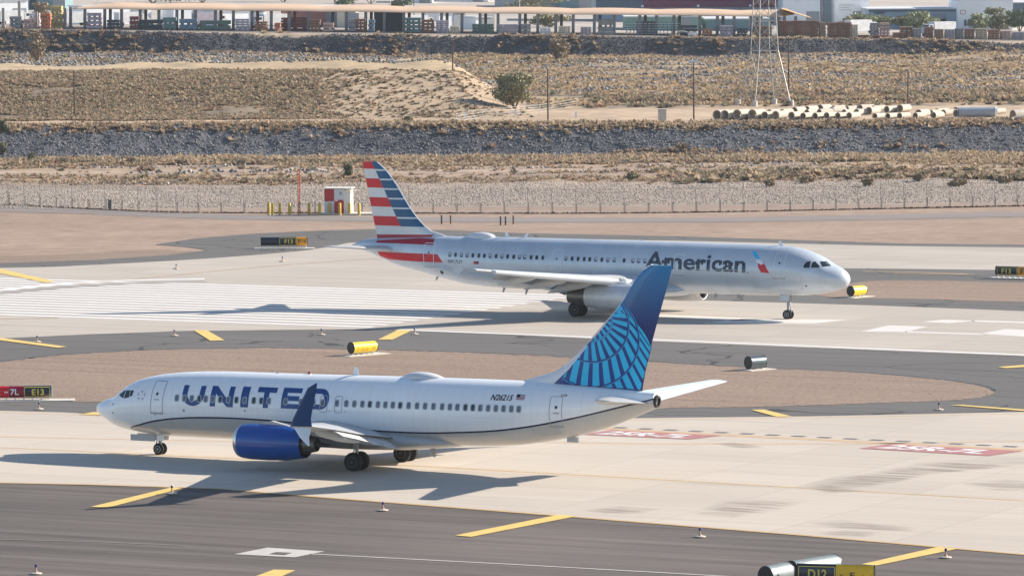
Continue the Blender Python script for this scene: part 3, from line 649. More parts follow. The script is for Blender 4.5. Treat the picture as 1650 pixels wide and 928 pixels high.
AWS = [(1.2, 14.9, 2.55, 8.3, 1.15, 1.5), (1.97, 15.5, 2.62, 7.6, 1.15, 1.5), (6.2, 17.9, 3.12, 4.9, 1.05, 1.0), (12, 21.4, 3.85, 3.1, .95, 0), (16.9, 24.4, 4.50, 1.75, .9, 0)]
for sd in (-1, 1):
    w = wing(A, sd, AWS, M['wing_grey'], M['slat_bright'], M['flap_grey'], M['dark_metal'], [(6.4, 4.0, .38, .85), (9.2, 3.8, .34, .80), (12.2, 3.4, .30, .72)], [(2.3, 6.1, 28), (6.5, 13.0, 26)], [(6.35, 15.6), (2.6, 5.2)])
    b = MB(); b.loft([[(-(x+c_*u), sd*(16.95+w_*.3), z) for u, w_ in AF] for x, z, c_ in ((26.2, 4.95, .28), (25.5, 4.52, 1.0), (26.1, 4.05, .30))]); b.build('wingtip_fence', M['silver_paint'], w, smooth=True)
    engine(A, sd, sd*5.75, 1.80, 1.06, 15.2, 20.1, 21.8, M['nacelle'], M['metal'], M['dark_metal'], M['core_metal'], M['silver_paint'], 3.0, 0, mixed=True)
ale = [(5.5, 34.8), (5.96, 35.78), (6.39, 37.29), (7.2, 38.35), (11.9, 42.12), (12.0, 42.35)]
afo0 = [(5.5, 42.4), (12.0, 43.78)]
afin, asf = fin(A, ale, afo0, 5.5, 12.0, (.30, .13), M['tail_white'])
def ao(px): return A.on(px, lambda x, z: asf(x, z, -1))
def tdec(name, poly, m, parent, surf, off=.02):
    v, f = tri_poly([poly])
    for sd in (-1, 1): A.decal(name, [(v, f)], m, parent=parent, surf=surf, off=off, side=sd, grid=.12)
T7 = lambda x, y: ao((540+x/4.64, 240+y/4.64))
def tex(z): return interp(afo0, z)-.02
def lex_(z): return interp(ale, z)+.09
da, db = T7(273, 97), T7(487, 572)
def divx(z): return da[0]+(db[0]-da[0])*(z-da[1])/(db[1]-da[1])
for yb0, yb1 in ((97, 150), (222, 290), (362, 430), (501, 571)):
    z1, z0 = T7(300, yb0)[1], T7(300, yb1)[1]
    tdec('red_stripe', [(tex(z1), z1), (tex(z0), z0), (divx(z0), z0), (divx(z1), z1)], M['tail_red'], afin, asf)
for yb0, yb1 in ((98, 153), (166, 224), (236, 295), (307, 366), (378, 437), (449, 507), (520, 577)):
    z1, z0 = T7(400, yb0)[1], T7(400, yb1)[1]
    tdec('blue_stripe', [(divx(z1), z1), (divx(z0), z0), (lex_(z0), z0), ((lex_(z0)+lex_(z1))/2-.02, (z0+z1)/2), (lex_(z1), z1)], M['tail_blue'], afin, asf)
# stripes that run on over the rear fuselage
F7 = lambda x, y: A.on((540+x/4.64, 240+y/4.64))
def fus_band(p, name, m):
    P_ = []
    for i in range(len(p)):
        a, b = p[i], p[(i+1) % len(p)]
        for t in range(6): P_.append((a[0]+(b[0]-a[0])*t/6, a[1]+(b[1]-a[1])*t/6))
    tdec(name, P_, m, r_, A.surf, .012)
zt = 5.93
fus_band([F7(302, 700), F7(735, 718), (F7(735, 690)[0], 5.78), (F7(735, 690)[0]+1.5, 5.80), (F7(320, 680)[0], 5.52)], 'rear_stripe', M['dark_red'])
tdec('red_stripe', [(tex(5.98), 5.98), (tex(5.6), 5.6), (37.4, 5.8), (36.9, 6.1)], M['dark_red'], afin, asf)
fus_band([F7(318, 768), F7(765, 787), F7(805, 850), F7(560, 838), F7(400, 825), F7(335, 800)], 'rear_stripe', M['tail_red'])
AS = [(.2, 40.3, 4.75, 3.6, 1.0, 0), (6.0, 43.0, 5.28, 1.35, .9, 0), (6.2, 43.3, 5.30, .95, .7, 0)]
for sd in (-1, 1):
    b = MB(); b.loft(wing_rings(AS, sd)); b.build('stabilizer', M['wing_grey'], r_, smooth=True)
b = MB(); b.lathe((-44.6, 0, 5.02), (-1, 0, 0), [(0, .12), (.12, .11), (.12, .07), (0, .06)], 12); b.build('exhaust_outlet', M['dark_metal'], r_)
g = gear(A, 5.07, 0, .38, .38, .22, .25, 2.1, M['tyre'], M['rim'], M['strut'], 'nose_gear')
for s_ in (-1, 1): b = MB(); b.box((-5.25, s_*.34, 1.72), (.8, .03, .5)); b.build('gear_door', M['silver_paint'], g)
for sd in (-1, 1): gear(A, 21.97, sd*3.8, .60, .60, .42, .46, 2.7, M['tyre'], M['shaded_rim'], M['strut'], 'main_gear')
# ------------------------------------------------------------------ ground: one sheet out to the horizon, with river banks, mound and yard
def sm(a, b, x):
    t = np.clip((x-a)/(b-a), 0, 1); return t*t*(3-2*t)
def vnoise(X, Y, s, seed=0, oct_=4):
    """value noise, vectorised"""
    out = np.zeros_like(X, float); amp = 1; tot = 0
    for o in range(oct_):
        x = X/s*2**o+seed*17.3; y = Y/s*2**o+seed*9.1
        xi = np.floor(x).astype(np.int64); yi = np.floor(y).astype(np.int64); fx = x-xi; fy = y-yi
        fx = fx*fx*(3-2*fx); fy = fy*fy*(3-2*fy)
        def h(i, j):
            n = (i*374761393+j*668265263+(seed+o)*1442695041) & 0xffffffff
            n = ((n ^ (n >> 13))*1274126177) & 0xffffffff
            return ((n ^ (n >> 16)) & 0xffff)/65535.0
        v = (h(xi, yi)*(1-fx)+h(xi+1, yi)*fx)*(1-fy)+(h(xi, yi+1)*(1-fx)+h(xi+1, yi+1)*fx)*fy
        out += v*amp; tot += amp; amp *= .55
    return out/tot
YT = 719.0; YC = 733.0          # toe and crest of the near bank
ZB = 3.6                        # height of the bench behind it
UT, UC = 1063.0, 1069.0; ZU = 7.95
def bankshift(X): return 6*np.sin(X/70+.6)+2.5*np.sin(X/17.0)+X*(-.02)
def height(X, Y):
    X = np.asarray(X, float); Y = np.asarray(Y, float)
    Yb = Y+bankshift(X)*sm(600, 680, Y)
    z = np.zeros_like(X)
    # scrubby flat beyond the fence
    n1 = vnoise(X, Y*.5, 14, 1); n2 = vnoise(X, Y, 3.0, 2)
    z = z+sm(590, 640, Y)*((n1-.5)*.9+(n2-.5)*.35)-sm(640, 700, Yb)*.1
    bank = sm(YT, YC, Yb); z = z*(1-bank)+bank*ZB
    z += sm(YT-2, YT+3, Yb)*(1-sm(YC-1, YC+6, Yb))*((vnoise(X, Y, 1.6, 3)-.5)*.7)
    ben = sm(YC, YC+20, Yb)
    z += ben*((vnoise(X, Y*.3, 22, 4)-.45)*2.6*sm(800, 850, Y)*(1-.4*sm(1030, 1060, Y))+(vnoise(X, Y, 3.5, 5)-.5)*.4)+sm(850, 1040, Y)*(1.5-1.3*sm(-70, 10, X))
    # long mound on the left: flat top, steep face to the camera
    mx = 1-sm(-9.0, 3.0, X+(Y-805)*.05); mf = sm(752, 814, Y)*(1-sm(862, 885, Y))
    z += mx*mf*5.0*(1+.0*X)+mx*mf*(vnoise(X, Y, 5, 6)-.5)*.5
    # right-hand spoil ridges
    rd = sm(28, 45, X)*np.exp(-((Y-955)/16)**2)*1.2; z += rd
    upx = sm(UT, UC, Y+1.8*np.sin(X/23.)+.8*np.sin(X/6.)); z = z*(1-upx)+upx*(ZU-.0175*np.clip(X, -170, 170))
    z += sm(1060, 1063, Y)*(1-sm(1070, 1074, Y))*(vnoise(X, Y, 2, 7)-.5)*.8
    return np.where(Y < 588, -0.03, z-.03*(1-sm(588, 600, Y)))
ys = np.concatenate([np.array([-3000, -500, 0, 100, 200]), np.arange(240, 588, 20), np.arange(588, 712, 1.3), np.arange(712, 745, .7), np.arange(745, 1058, 1.7), np.arange(1058, 1078, .7), np.arange(1080, 1200, 8), np.array([1220, 1300, 1450, 1700, 2200, 3200, 5000, 9000, 16000])])
sx_ = np.concatenate([np.array([-3, -1.2, -.5, -.25, -.17]), np.linspace(-.128, .128, 300), np.array([.17, .25, .5, 1.2, 3])])
GX, GY = np.meshgrid(sx_, ys); GXX = GX*np.maximum(GY, 400)
GZ = height(GXX, GY); GZ[ys < 300] = -.03
V = np.stack([GXX, GY, GZ], -1).reshape(-1, 3); nc = len(sx_)
i0 = (np.arange(len(ys)-1)[:, None]*nc+np.arange(nc-1)[None]).ravel(); F = np.stack([i0, i0+1, i0+nc+1, i0+nc], 1)
# surface colour by zone (dirt, straw, grey rock), with the upper bank's shade painted in
def zone_cols(X, Y):
    Yb = Y+bankshift(X)
    dirt = np.array([.375, .283, .225]); tan = np.array([.44, .34, .23]); straw = np.array([.48, .36, .22]); grey = np.array([.125, .13, .145]); gravel = np.array([.40, .345, .295]); pale = np.array([.52, .40, .29])
    def mx(a, b, t): return a*(1-t[..., None])+b*t[..., None]
    n = vnoise(X*.5, Y, 7, 21); n3 = vnoise(X*.45, Y, 3.2, 22); n4 = vnoise(X, Y, 20, 23)
    c = np.broadcast_to(dirt, X.shape+(3,)).copy()
    c = mx(c, gravel, sm(588, 592, Y)*(1-sm(640, 650, Y+6*n4))*.85)
    scr = sm(643, 650, Y+6*n4)
    c = mx(c, np.array([.39, .30, .235])*np.ones_like(c), sm(640, 646, Y)*(1-sm(690, 697, Y)))
    c = mx(c, mx(mx(np.broadcast_to(dirt*1.05, c.shape), straw, sm(.5, .62, n)), grey*1.15, sm(.60, .68, n3)*.7), scr*(.35+.65*sm(684, 694, Y)))
    c = mx(c, np.array([.52, .42, .34])*np.ones_like(c), sm(675.5, 676.5, Yb)*(1-sm(678.5, 679.5, Yb)))
    c = mx(c, straw, sm(692, 702, Yb)*(1-sm(712, 717, Yb))*sm(.38, .52, n3)*.9)
    c = mx(c, grey, sm(YT-4, YT, Yb))
    c = mx(c, pale, sm(YC-1.5, YC+.5, Yb))
    b = sm(780, 800, Y)
    c = mx(c, mx(mx(np.broadcast_to(tan, c.shape), straw*.9, sm(.45, .6, n)), grey, sm(.54, .62, n3)*.75), b)
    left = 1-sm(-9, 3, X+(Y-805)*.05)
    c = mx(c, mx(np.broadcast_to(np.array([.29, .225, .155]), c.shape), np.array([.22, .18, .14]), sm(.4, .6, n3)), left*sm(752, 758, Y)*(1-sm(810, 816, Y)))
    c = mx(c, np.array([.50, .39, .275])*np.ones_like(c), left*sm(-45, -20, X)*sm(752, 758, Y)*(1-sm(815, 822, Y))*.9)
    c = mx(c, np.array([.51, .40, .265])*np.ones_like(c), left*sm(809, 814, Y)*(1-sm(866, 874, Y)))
    c = mx(c, mx(np.broadcast_to(grey*1.15, c.shape), tan, sm(.5, .66, n)), left*sm(880, 890, Y))
    c = mx(c, grey*.72*np.ones_like(c), sm(1060, 1063, Y)*(1-sm(1069, 1071, Y)))  # shadow on the steep upper bank, put into a darker grey
    c = mx(c, np.array([.50, .40, .30])*np.ones_like(c), sm(1069, 1070, Y)*(1-sm(1073, 1076, Y)))
    c = mx(c, np.array([.24, .22, .20])*np.ones_like(c), sm(1075, 1078, Y)); c = mx(c, np.array([.48, .44, .40])*np.ones_like(c), sm(1112, 1118, Y))
    return c
gm = bpy.data.materials.new('desert_ground'); gm.use_nodes = True; nt = gm.node_tree; bs = nt.nodes['Principled BSDF']; bs.inputs['Roughness'].default_value = .95; bs.inputs['Specular IOR Level'].default_value = .1
ca_ = nd(nt, 'ShaderNodeVertexColor', layer_name='tone'); tc = nd(nt, 'ShaderNodeTexCoord')
mp_ = nd(nt, 'ShaderNodeMapping'); mp_.inputs['Scale'].default_value = (.45, 1, 1); nt.links.new(tc.outputs['Object'], mp_.inputs[0])
n_a = ramp(nt, noise_n(nt, mp_.outputs[0], .9, 8, .75), .32, .68, (.62, .60, .60), (1.15, 1.15, 1.12))
n_b = ramp(nt, noise_n(nt, mp_.outputs[0], .06, 5, .65), .35, .65, (.86, .85, .85), (1.06, 1.06, 1.06))
nt.links.new(mixc(nt, 1.0, mixc(nt, 1.0, ca_.outputs[0], n_a, 'MULTIPLY'), n_b, 'MULTIPLY'), bs.inputs['Base Color'])
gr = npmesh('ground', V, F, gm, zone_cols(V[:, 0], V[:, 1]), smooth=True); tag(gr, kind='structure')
# ------------------------------------------------------------------ airfield sheets
MP = {}
MP['concrete'] = paving('concrete_slabs', (.56, .495, .42), (.50, .44, .375), joints=(7.6, 5.7), fine=.22, stain=.28)
MP['runway'] = paving('runway_concrete', (.52, .465, .40), (.42, .375, .33), joints=(7.6, 5.7), fine=.22, groove=.10)
MP['asphalt'] = paving('weathered_asphalt', (.146, .138, .130), (.110, .104, .099), cracks=.8, fine=.35)
MP['near_asphalt'] = paving('grooved_asphalt', (.20, .168, .148), (.112, .098, .090), cracks=0, fine=.5, groove=.36)
MP['road'] = paving('service_road_asphalt', (.27, .235, .215), (.22, .19, .175), fine=.4)
dm = paving('island_dirt', (.39, .285, .218), (.30, .217, .165), groove=.16, fine=1.5, rough=.95)
MP['dirt'] = dm
MP['yellow'] = mat('yellow_paint', (.76, .54, .15), .6, var=.10, scale=1.2)
MP['yellow_old'] = mat('worn_yellow_paint', (.56, .36, .14), .7, var=.16, scale=1.0)
MP['orange'] = mat('faded_orange_paint', (.56, .385, .22), .7, var=.10, scale=1.0)
MP['white'] = mat('white_marking_paint', (.78, .76, .74), .6, var=.08, scale=.8)
MP['white_old'] = mat('worn_white_paint', (.56, .52, .48), .7, var=.12, scale=.8)
MP['red'] = mat('red_marking_paint', (.47, .20, .19), .7, var=.16, scale=1.2)
MP['dash'] = mat('dark_marking_paint', (.17, .16, .16), .7, var=.1)
MP['seal'] = mat('crack_sealant', (.05, .05, .052), .5, var=.1)
def cr_pts(P, n=6):
    out = []
    for i in range(len(P)-1):
        p0, p1, p2, p3 = P[max(i-1, 0)], P[i], P[i+1], P[min(i+2, len(P)-1)]
        for k in range(n):
            t = k/n; out.append(tuple(.5*((2*p1[j])+(-p0[j]+p2[j])*t+(2*p0[j]-5*p1[j]+4*p2[j]-p3[j])*t*t+(-p0[j]+3*p1[j]-3*p2[j]+p3[j])*t**3) for j in (0, 1)))
    out.append(P[-1]); return out
def sheet(name, pts, z, m, px=True, kind='structure', label=None, thick=0):
    P = [G(p, 0) if px else p for p in pts]
    v, f = tri_poly([P]); me = bpy.data.meshes.new(name)
    me.from_pydata([(a, b, z) for a, b in v], [], f); me.materials.append(m)
    bm = bmesh.new(); bm.from_mesh(me); bmesh.ops.recalc_face_normals(bm, faces=bm.faces)
    for q in bm.faces:
        if q.normal.z < 0: q.normal_flip()
    bm.to_mesh(me); bm.free()
    o = bpy.data.objects.new(name, me); COL.objects.link(o); o['kind'] = kind; return o
def ribbon(name, pts, w, z, m, px=True):
    P = [G(p, 0) if px else p for p in pts]
    v, f = strip(P, w); me = bpy.data.meshes.new(name); me.from_pydata([(a, b, z) for a, b in v], [], f); me.materials.append(m)
    bm = bmesh.new(); bm.from_mesh(me); bmesh.ops.recalc_face_normals(bm, faces=bm.faces)
    for q in bm.faces:
        if q.normal.z < 0: q.normal_flip()
    bm.to_mesh(me); bm.free()
    o = bpy.data.objects.new(name, me); COL.objects.link(o); o['kind'] = 'structure'; return o
Z1, Z2, Z3_, Z4, Z5, Z6 = 0.0, .012, .024, .036, .048, .060
# perimeter service road
rt = cr_pts([(-500, 322), (-100, 331), (0, 334), (150, 338), (300, 344), (430, 347), (700, 350), (1100, 351), (1400, 346), (1650, 341), (2100, 331)])
rb = cr_pts([(-500, 331), (-100, 338), (0, 341), (150, 345), (300, 351), (430, 354), (700, 357), (1100, 358), (1400, 354), (1650, 349), (2100, 340)])
sheet('service_road', rt+rb[::-1], Z1, MP['road'])
ribbon('road_edge_line', [(a, b+1) for a, b in rb[18:]], .35, Z2, MP['white_old'])
sheet('dirt_track', cr_pts([(-300, 404), (0, 412), (140, 408), (240, 402), (300, 405), (336, 404)])+cr_pts([(336, 407), (260, 413), (130, 420), (0, 424), (-300, 424)]), .001, MP['dirt'])
# shoulder beyond the runway
sheet('far_shoulder', [(-600, 424), (0, 424), (150, 419), (270, 411), (335, 403), (300, 398), (250, 394), (310, 385), (400, 377), (500, 372.5), (600, 369), (720, 371), (850, 376), (1100, 381), (1306, 387.5), (1440, 392), (1650, 394.5), (2300, 402), (2300, 520), (1500, 480), (500, 470), (-600, 450)], Z1+.004, MP['asphalt'])
# runway concrete with the slip road behind the nose
ctop = cr_pts([(-600, 440), (0, 432), (150, 427), (300, 419), (400, 412), (480, 405), (525, 399), (560, 392)])
sheet('runway', ctop+[(700, 384), (900, 385), (1100, 388.5), (1306, 393.5), (1440, 396.5), (1650, 399), (2300, 406), (2300, 610), (1650, 574), (1000, 548), (640, 530.5), (520, 531), (300, 533.5), (150, 538.5), (0, 545.5), (-600, 580)], Z2+.004, MP['runway'])
sheet('exit_taxiway', [(1040, 476), (1200, 450), (1360, 432.8), (1500, 434), (1650, 436), (2300, 445), (2300, 524), (1650, 501.5), (1400, 492), (1133, 484), (1040, 481)], Z3_, MP['asphalt'])
sheet('dirt_island', cr_pts([(1300, 474), (1345, 464), (1400, 453.5), (1520, 453), (1650, 456), (2300, 468)])+cr_pts([(2300, 500), (1650, 487.5), (1520, 483.5), (1400, 481), (1340, 479), (1300, 474)]), Z4, MP['dirt'])
# taxiway and islands between runway and apron
sheet('taxiway_asphalt', cr_pts([(-600, 580), (0, 545.5), (150, 538.5), (300, 533.5), (520, 531), (640, 531.0)])+[(1000, 548), (1650, 574.5), (2300, 610), (2300, 690), (1650, 668), (1060, 676), (160, 670), (-600, 668)], Z1+.008, MP['asphalt'])
rough_edge = lambda P: [(a, b+.35*math.sin(a*.9)+.3*math.sin(a*.37+1)+random.uniform(-.25, .25)) for a, b in P]
isl = cr_pts([(-500, 640), (0, 583), (50, 577), (100, 572), (200, 566), (300, 562.5), (450, 561), (620, 564), (800, 570), (1000, 580), (1150, 589), (1366, 599), (1500, 610), (1570, 619), (1597, 626), (1602, 630)])
isb = cr_pts([(1602, 630), (1594, 637), (1540, 645), (1400, 650), (1250, 655), (1100, 657.5), (900, 660), (500, 657), (160, 648), (0, 644), (-500, 640)])
isl = rough_edge(cr_pts(isl, 3)); isb = rough_edge(cr_pts(isb, 3))
sheet('dirt_island', isl+isb[1:-1], Z3_, MP['dirt'])
ribbon('island_edge', isl[18:], .30, Z4, MP['seal'])
# apron and near asphalt
aptop = [(-600, 655), (0, 662), (100, 664.5), (180, 669), (500, 674), (900, 676), (1060, 673.5), (1300, 671), (1500, 667), (1650, 664), (2300, 655)]
apbot = [(2300, 950), (1650, 893.5), (1300, 863), (900, 831), (540, 803), (350, 787.5), (150, 781), (0, 778), (-600, 770)]
sheet('apron_concrete', aptop+apbot, Z2+.008, MP['concrete'])
sheet('near_taxiway', apbot[::-1]+[(2300, 1500), (-600, 1500)], Z1+.002, MP['near_asphalt'])
ribbon('apron_edge_line', apbot, .38, Z3_, MP['yellow_old'])
ribbon('apron_edge_line', [(a, b+2.5) for a, b in aptop], .35, Z3_, MP['orange'])
ribbon('taxiway_centreline', cr_pts([(-400, 709), (0, 721.5), (238, 733), (430, 741), (650, 750), (760, 756), (1090, 774.5), (1370, 791), (1650, 807), (2300, 846)]), .30, Z3_, MP['yellow_old'])
ribbon('taxi_line', [(-400, 690), (0, 704), (300, 710), (620, 716), (811, 712.5), (1100, 715.5), (1395, 715.5), (1650, 711), (2200, 700)], .42, Z3_, MP['orange'])
ribbon('holding_line', [(800, 676), (940, 688.8), (1090, 697.5), (1395, 712.5), (1650, 725.5), (2100, 750)], 1.0, Z3_, MP['orange'])
d0, d1 = Vector(G((940, 686.5))), Vector(G((1650, 720.8))); n = 17; dv = (d1-d0)/n; un = dv.normalized(); nn = Vector((-un.y, un.x))
v_ = []; f_ = []
for i in range(-1, 26):
    p = d0+dv*(i+.25); o = len(v_)
    v_ += [(p.x+nn.x*.3, p.y+nn.y*.3, Z4), (p.x-nn.x*.3, p.y-nn.y*.3, Z4), (p.x+dv.x*.5-nn.x*.3, p.y+dv.y*.5-nn.y*.3, Z4), (p.x+dv.x*.5+nn.x*.3, p.y+dv.y*.5+nn.y*.3, Z4)]; f_.append((o, o+1, o+2, o+3))
b = MB(); b.v = v_; b.f = f_; b.m = [0]*len(f_); o = b.build('holding_dashes', MP['dash']); o['kind'] = 'structure'
def redbox(pts, name='holding_position_marking'):
    """pts: photo corners left, top, right, bottom of the painted block; text runs along its long side"""
    A0, B0, C0, D0 = [Vector(G(p)) for p in pts]
    sheet(name, pts, Z4+.004, MP['red'])
    # bottom edge A0->D0, top edge B0->C0
    ex = ((D0-A0)+(C0-B0))/2; ey = ((B0-A0)+(C0-D0))/2; o0 = A0+ex*.07+ey*.16
    vs, fs = text_polys('25R-7L', .035); me = bpy.data.meshes.new('painted_lettering')
    me.from_pydata([(*(o0+ex*.80*u+ey*.68*w_), Z5+.004) for u, w_ in vs], [], fs); me.materials.append(MP['white'])
    o = bpy.data.objects.new('painted_lettering', me); COL.objects.link(o); o['kind'] = 'structure'
redbox([(935, 700.5), (985, 693.5), (1163, 702.3), (1110, 708.5)])
redbox([(1385, 723), (1434, 715.8), (1648, 727.3), (1592, 735)])
for k in (((146, 817), (175, 818), (293, 787.2), (279, 785)), ((733, 863), (759, 865.3), (928, 832.3), (901, 829.5)), ((1388, 909.5), (1412, 911.5), (1544, 884.3), (1512, 881.3)), ((395, 935), (440, 935), (476, 919), (441, 918))):
    sheet('yellow_bar', k, Z4, MP['yellow'])
for k in (((-60, 424), (0, 433.8), (88, 454), (74, 456.5), (0, 441), (-60, 430)), ((-80, 530), (0, 545), (108, 559.3), (93, 561), (0, 549), (-80, 538)), ((312, 533), (333, 532.6), (362, 549), (339, 549.8)), ((609, 548), (632, 548), (664, 533), (642, 532)), ((1608, 592), (1620, 594), (1720, 588), (1720, 583)), ((1530, 653.3), (1551, 653), (1750, 668), (1700, 667)), ((1210, 661), (1231, 660.6), (1276, 671.6), (1252, 672.4)), ((128, 668.5), (150, 664.8), (172, 664.6), (166, 669.5))):
    sheet('yellow_bar', k, Z5, MP['yellow'])
# runway threshold bars and markings, in runway coordinates
ex = Vector((math.cos(RUN), math.sin(RUN))); ey = Vector((-math.sin(RUN), math.cos(RUN)))
P0 = Vector(G((900, 482))); b = MB()
for i in range(16):
    o_ = P0-ey*(i*2.46-4.6); 
    if i == 8: pass
    p = [o_-ex*66, o_, o_-ey*1.15, o_-ex*66-ey*1.15]
    b.add([(q.x, q.y, Z3_) for q in p], [(0, 1, 2, 3)])
o = b.build('threshold_bars', MP['white']); o['kind'] = 'structure'
b = MB()
for poly in (((1130, 521), (1195, 514.5), (1367, 515.5), (1315, 521.5)), ((1386, 534.5), (1432, 524.6), (1496, 526.5), (1458, 535.5)), ((1484, 519), (1520, 515.4), (1574, 517), (1530, 521.2)), ((1579, 538), (1620, 530.5), (1700, 534), (1660, 543.5))):
    b.add([(*G(p), Z3_) for p in poly], [(0, 1, 2, 3)])
for poly in (((1458, 534), (1462, 536.3), (1584, 540), (1582, 537.8)), ((1562, 516), (1572, 519), (1720, 523), (1716, 521)), ((940, 506), (1000, 504.4), (1240, 514.4), (1180, 517))):
    b.add([(*G(p), Z3_) for p in poly], [(0, 1, 2, 3)])
o = b.build('runway_numerals', mat('number_paint', (.68, .64, .60), .7, var=.08)); o['kind'] = 'structure'
ribbon('runway_edge_line', [(640, 531.5), (1000, 545.3), (1650, 572.2), (2300, 606)], .85, Z3_, MP['white'])
ribbon('runway_edge_line', [(-300, 479), (0, 468), (90, 458.5), (200, 452), (330, 450)], 1.5, Z3_+.006, MP['white'])
ribbon('rubber_track', [(-300, 488), (0, 473), (100, 463), (200, 457), (330, 453.5)], 2.4, Z3_+.003, mat('tyre_rubber_stain', (.36, .33, .30), .8, var=.2, scale=.5, stretch=(.1, 1, 1)))
ribbon('lead_on_line', cr_pts([(120, 458), (250, 447), (380, 434), (560, 420), (700, 412)]), .3, Z3_+.01, MP['orange'])
ribbon('lead_on_line', [(-100, 516), (0, 514.5), (95, 512.4)], .35, Z3_+.01, MP['orange'])
ribbon('near_centreline', [(-300, 861), (0, 869), (150, 873), (300, 879)], .16, Z3_, mat('ghost_line', (.27, .245, .225), .8))
ribbon('near_centreline', [(500, 892.5), (820, 909), (1100, 924.5), (1500, 948)], .24, Z3_, MP['white_old'])
sheet('survey_mark', [(377, 893), (431, 882.3), (523, 888.4), (475, 898)], Z3_, MP['white_old']); sheet('survey_mark', [(433, 893), (445, 889.6), (471, 891), (459, 894.6)], Z4, MP['near_asphalt'])
for k, w_ in (([(1390, 438), (1460, 439), (1560, 442.5)], .55), ([(1440, 441.5), (1570, 443)], .4)): ribbon('faded_line', k, w_, Z5, MP['orange'])
# irregular rubber and fuel stains soaked into the apron
sm_ = bpy.data.materials.new('apron_stain'); sm_.use_nodes = True; nt = sm_.node_tree; bs = nt.nodes['Principled BSDF']; bs.inputs['Base Color'].default_value = (.20, .16, .14, 1); bs.inputs['Roughness'].default_value = .8
tc = nd(nt, 'ShaderNodeTexCoord'); uvx = nd(nt, 'ShaderNodeUVMap'); mpn = nd(nt, 'ShaderNodeMapping'); mpn.inputs['Rotation'].default_value = (0, 0, -RUN+.1); mpn.inputs['Scale'].default_value = (.12, 1.1, 1)
mpn.vector_type = 'POINT'; nt.links.new(tc.outputs['Object'], mpn.inputs[0])
mr = nd(nt, 'ShaderNodeMapping'); mr.inputs['Rotation'].default_value = (0, 0, -RUN+.1); nt.links.new(tc.outputs['Object'], mr.inputs[0])
ms2 = nd(nt, 'ShaderNodeMapping'); ms2.inputs['Scale'].default_value = (.14, 1.2, 1); nt.links.new(mr.outputs[0], ms2.inputs[0])
nn_ = noise_n(nt, ms2.outputs[0], 1.1, 6, .62)
vc = nd(nt, 'ShaderNodeVertexColor', layer_name='tone')
al = mth(nt, 'MULTIPLY', ramp(nt, nn_, .38, .62), mth(nt, 'MULTIPLY', vc.outputs[0], .42)); nt.links.new(al, bs.inputs['Alpha'])
def stain(pts, z=Z3_+.008):
    """soft-edged patch: alpha is full on the spine, zero at the rim"""
    P = [Vector(G(p)) for p in pts]; c_ = sum(P, Vector((0, 0)))/len(P); n = len(P)
    V_ = [(c_.x, c_.y, z)]+[(*(c_+(p-c_)*.5), z) for p in P]+[(p.x, p.y, z) for p in P]
    F_ = []; 
    for i in range(n):
        j = (i+1) % n; F_ += [(0, 1+i, 1+j), (1+i, 1+n+i, 1+n+j), (1+i, 1+n+j, 1+j)]
    c = np.array([[1, 1, 1]]+[[.9]*3]*n+[[0]*3]*n, float)
    o = npmesh('apron_stain', np.array(V_), np.array(F_), sm_, c); o['kind'] = 'structure'
stain([(1270, 790), (1320, 772), (1400, 762), (1480, 745), (1600, 735), (1720, 738), (1640, 752), (1500, 765), (1440, 780), (1350, 792)])
stain([(1110, 830), (1150, 810), (1220, 800), (1310, 806), (1260, 822), (1180, 836)])
stain([(1290, 842), (1350, 837), (1490, 850), (1470, 857), (1340, 852)]); stain([(1310, 858), (1360, 854), (1430, 857), (1400, 866), (1330, 863)])
stain([(930, 822), (1000, 815), (1070, 820), (1040, 828), (960, 829)]); stain([(1540, 780), (1620, 772), (1730, 782), (1700, 792), (1600, 792)])
stain([(1140, 714), (1180, 712), (1240, 720), (1200, 725)]); stain([(1290, 785), (1340, 782), (1400, 792), (1330, 797)])
# ------------------------------------------------------------------ signs shaped like lying drums
SG = {}
SG['blk'] = mat('sign_black', (.014, .018, .032), .28, var=.05, coat=.3); SG['amb'] = mat('sign_deep_yellow', (.95, .54, .008), .35, var=.05); SG['yel'] = mat('sign_yellow', (.86, .64, .03), .35, var=.05, coat=.3); SG['org'] = mat('sign_amber', (.88, .36, .008), .35, var=.05, coat=.3)
SG['red'] = mat('sign_red', (.68, .005, .015), .35, var=.05, coat=.3); SG['dred'] = mat('sign_dark_red', (.30, .004, .03), .35, var=.05); SG['ylet'] = mat('sign_yellow_letter', (.80, .62, .10), .5, var=0); SG['wlet'] = mat('sign_white_letter', (.85, .82, .78), .5, var=0)
SG['back'] = mat('sign_aluminium', (.22, .26, .27), .5, .35, var=.12, scale=3); SG['dback'] = mat('sign_dark_aluminium', (.13, .16, .18), .3, .5, var=.2, scale=3); SG['cap'] = mat('sign_end_cap', (.02, .022, .026), .4); SG['capg'] = mat('sign_grey_cap', (.25, .30, .31), .4)
SG['pad'] = mat('concrete_pad', (.62, .57, .50), .9, var=.1, scale=3)
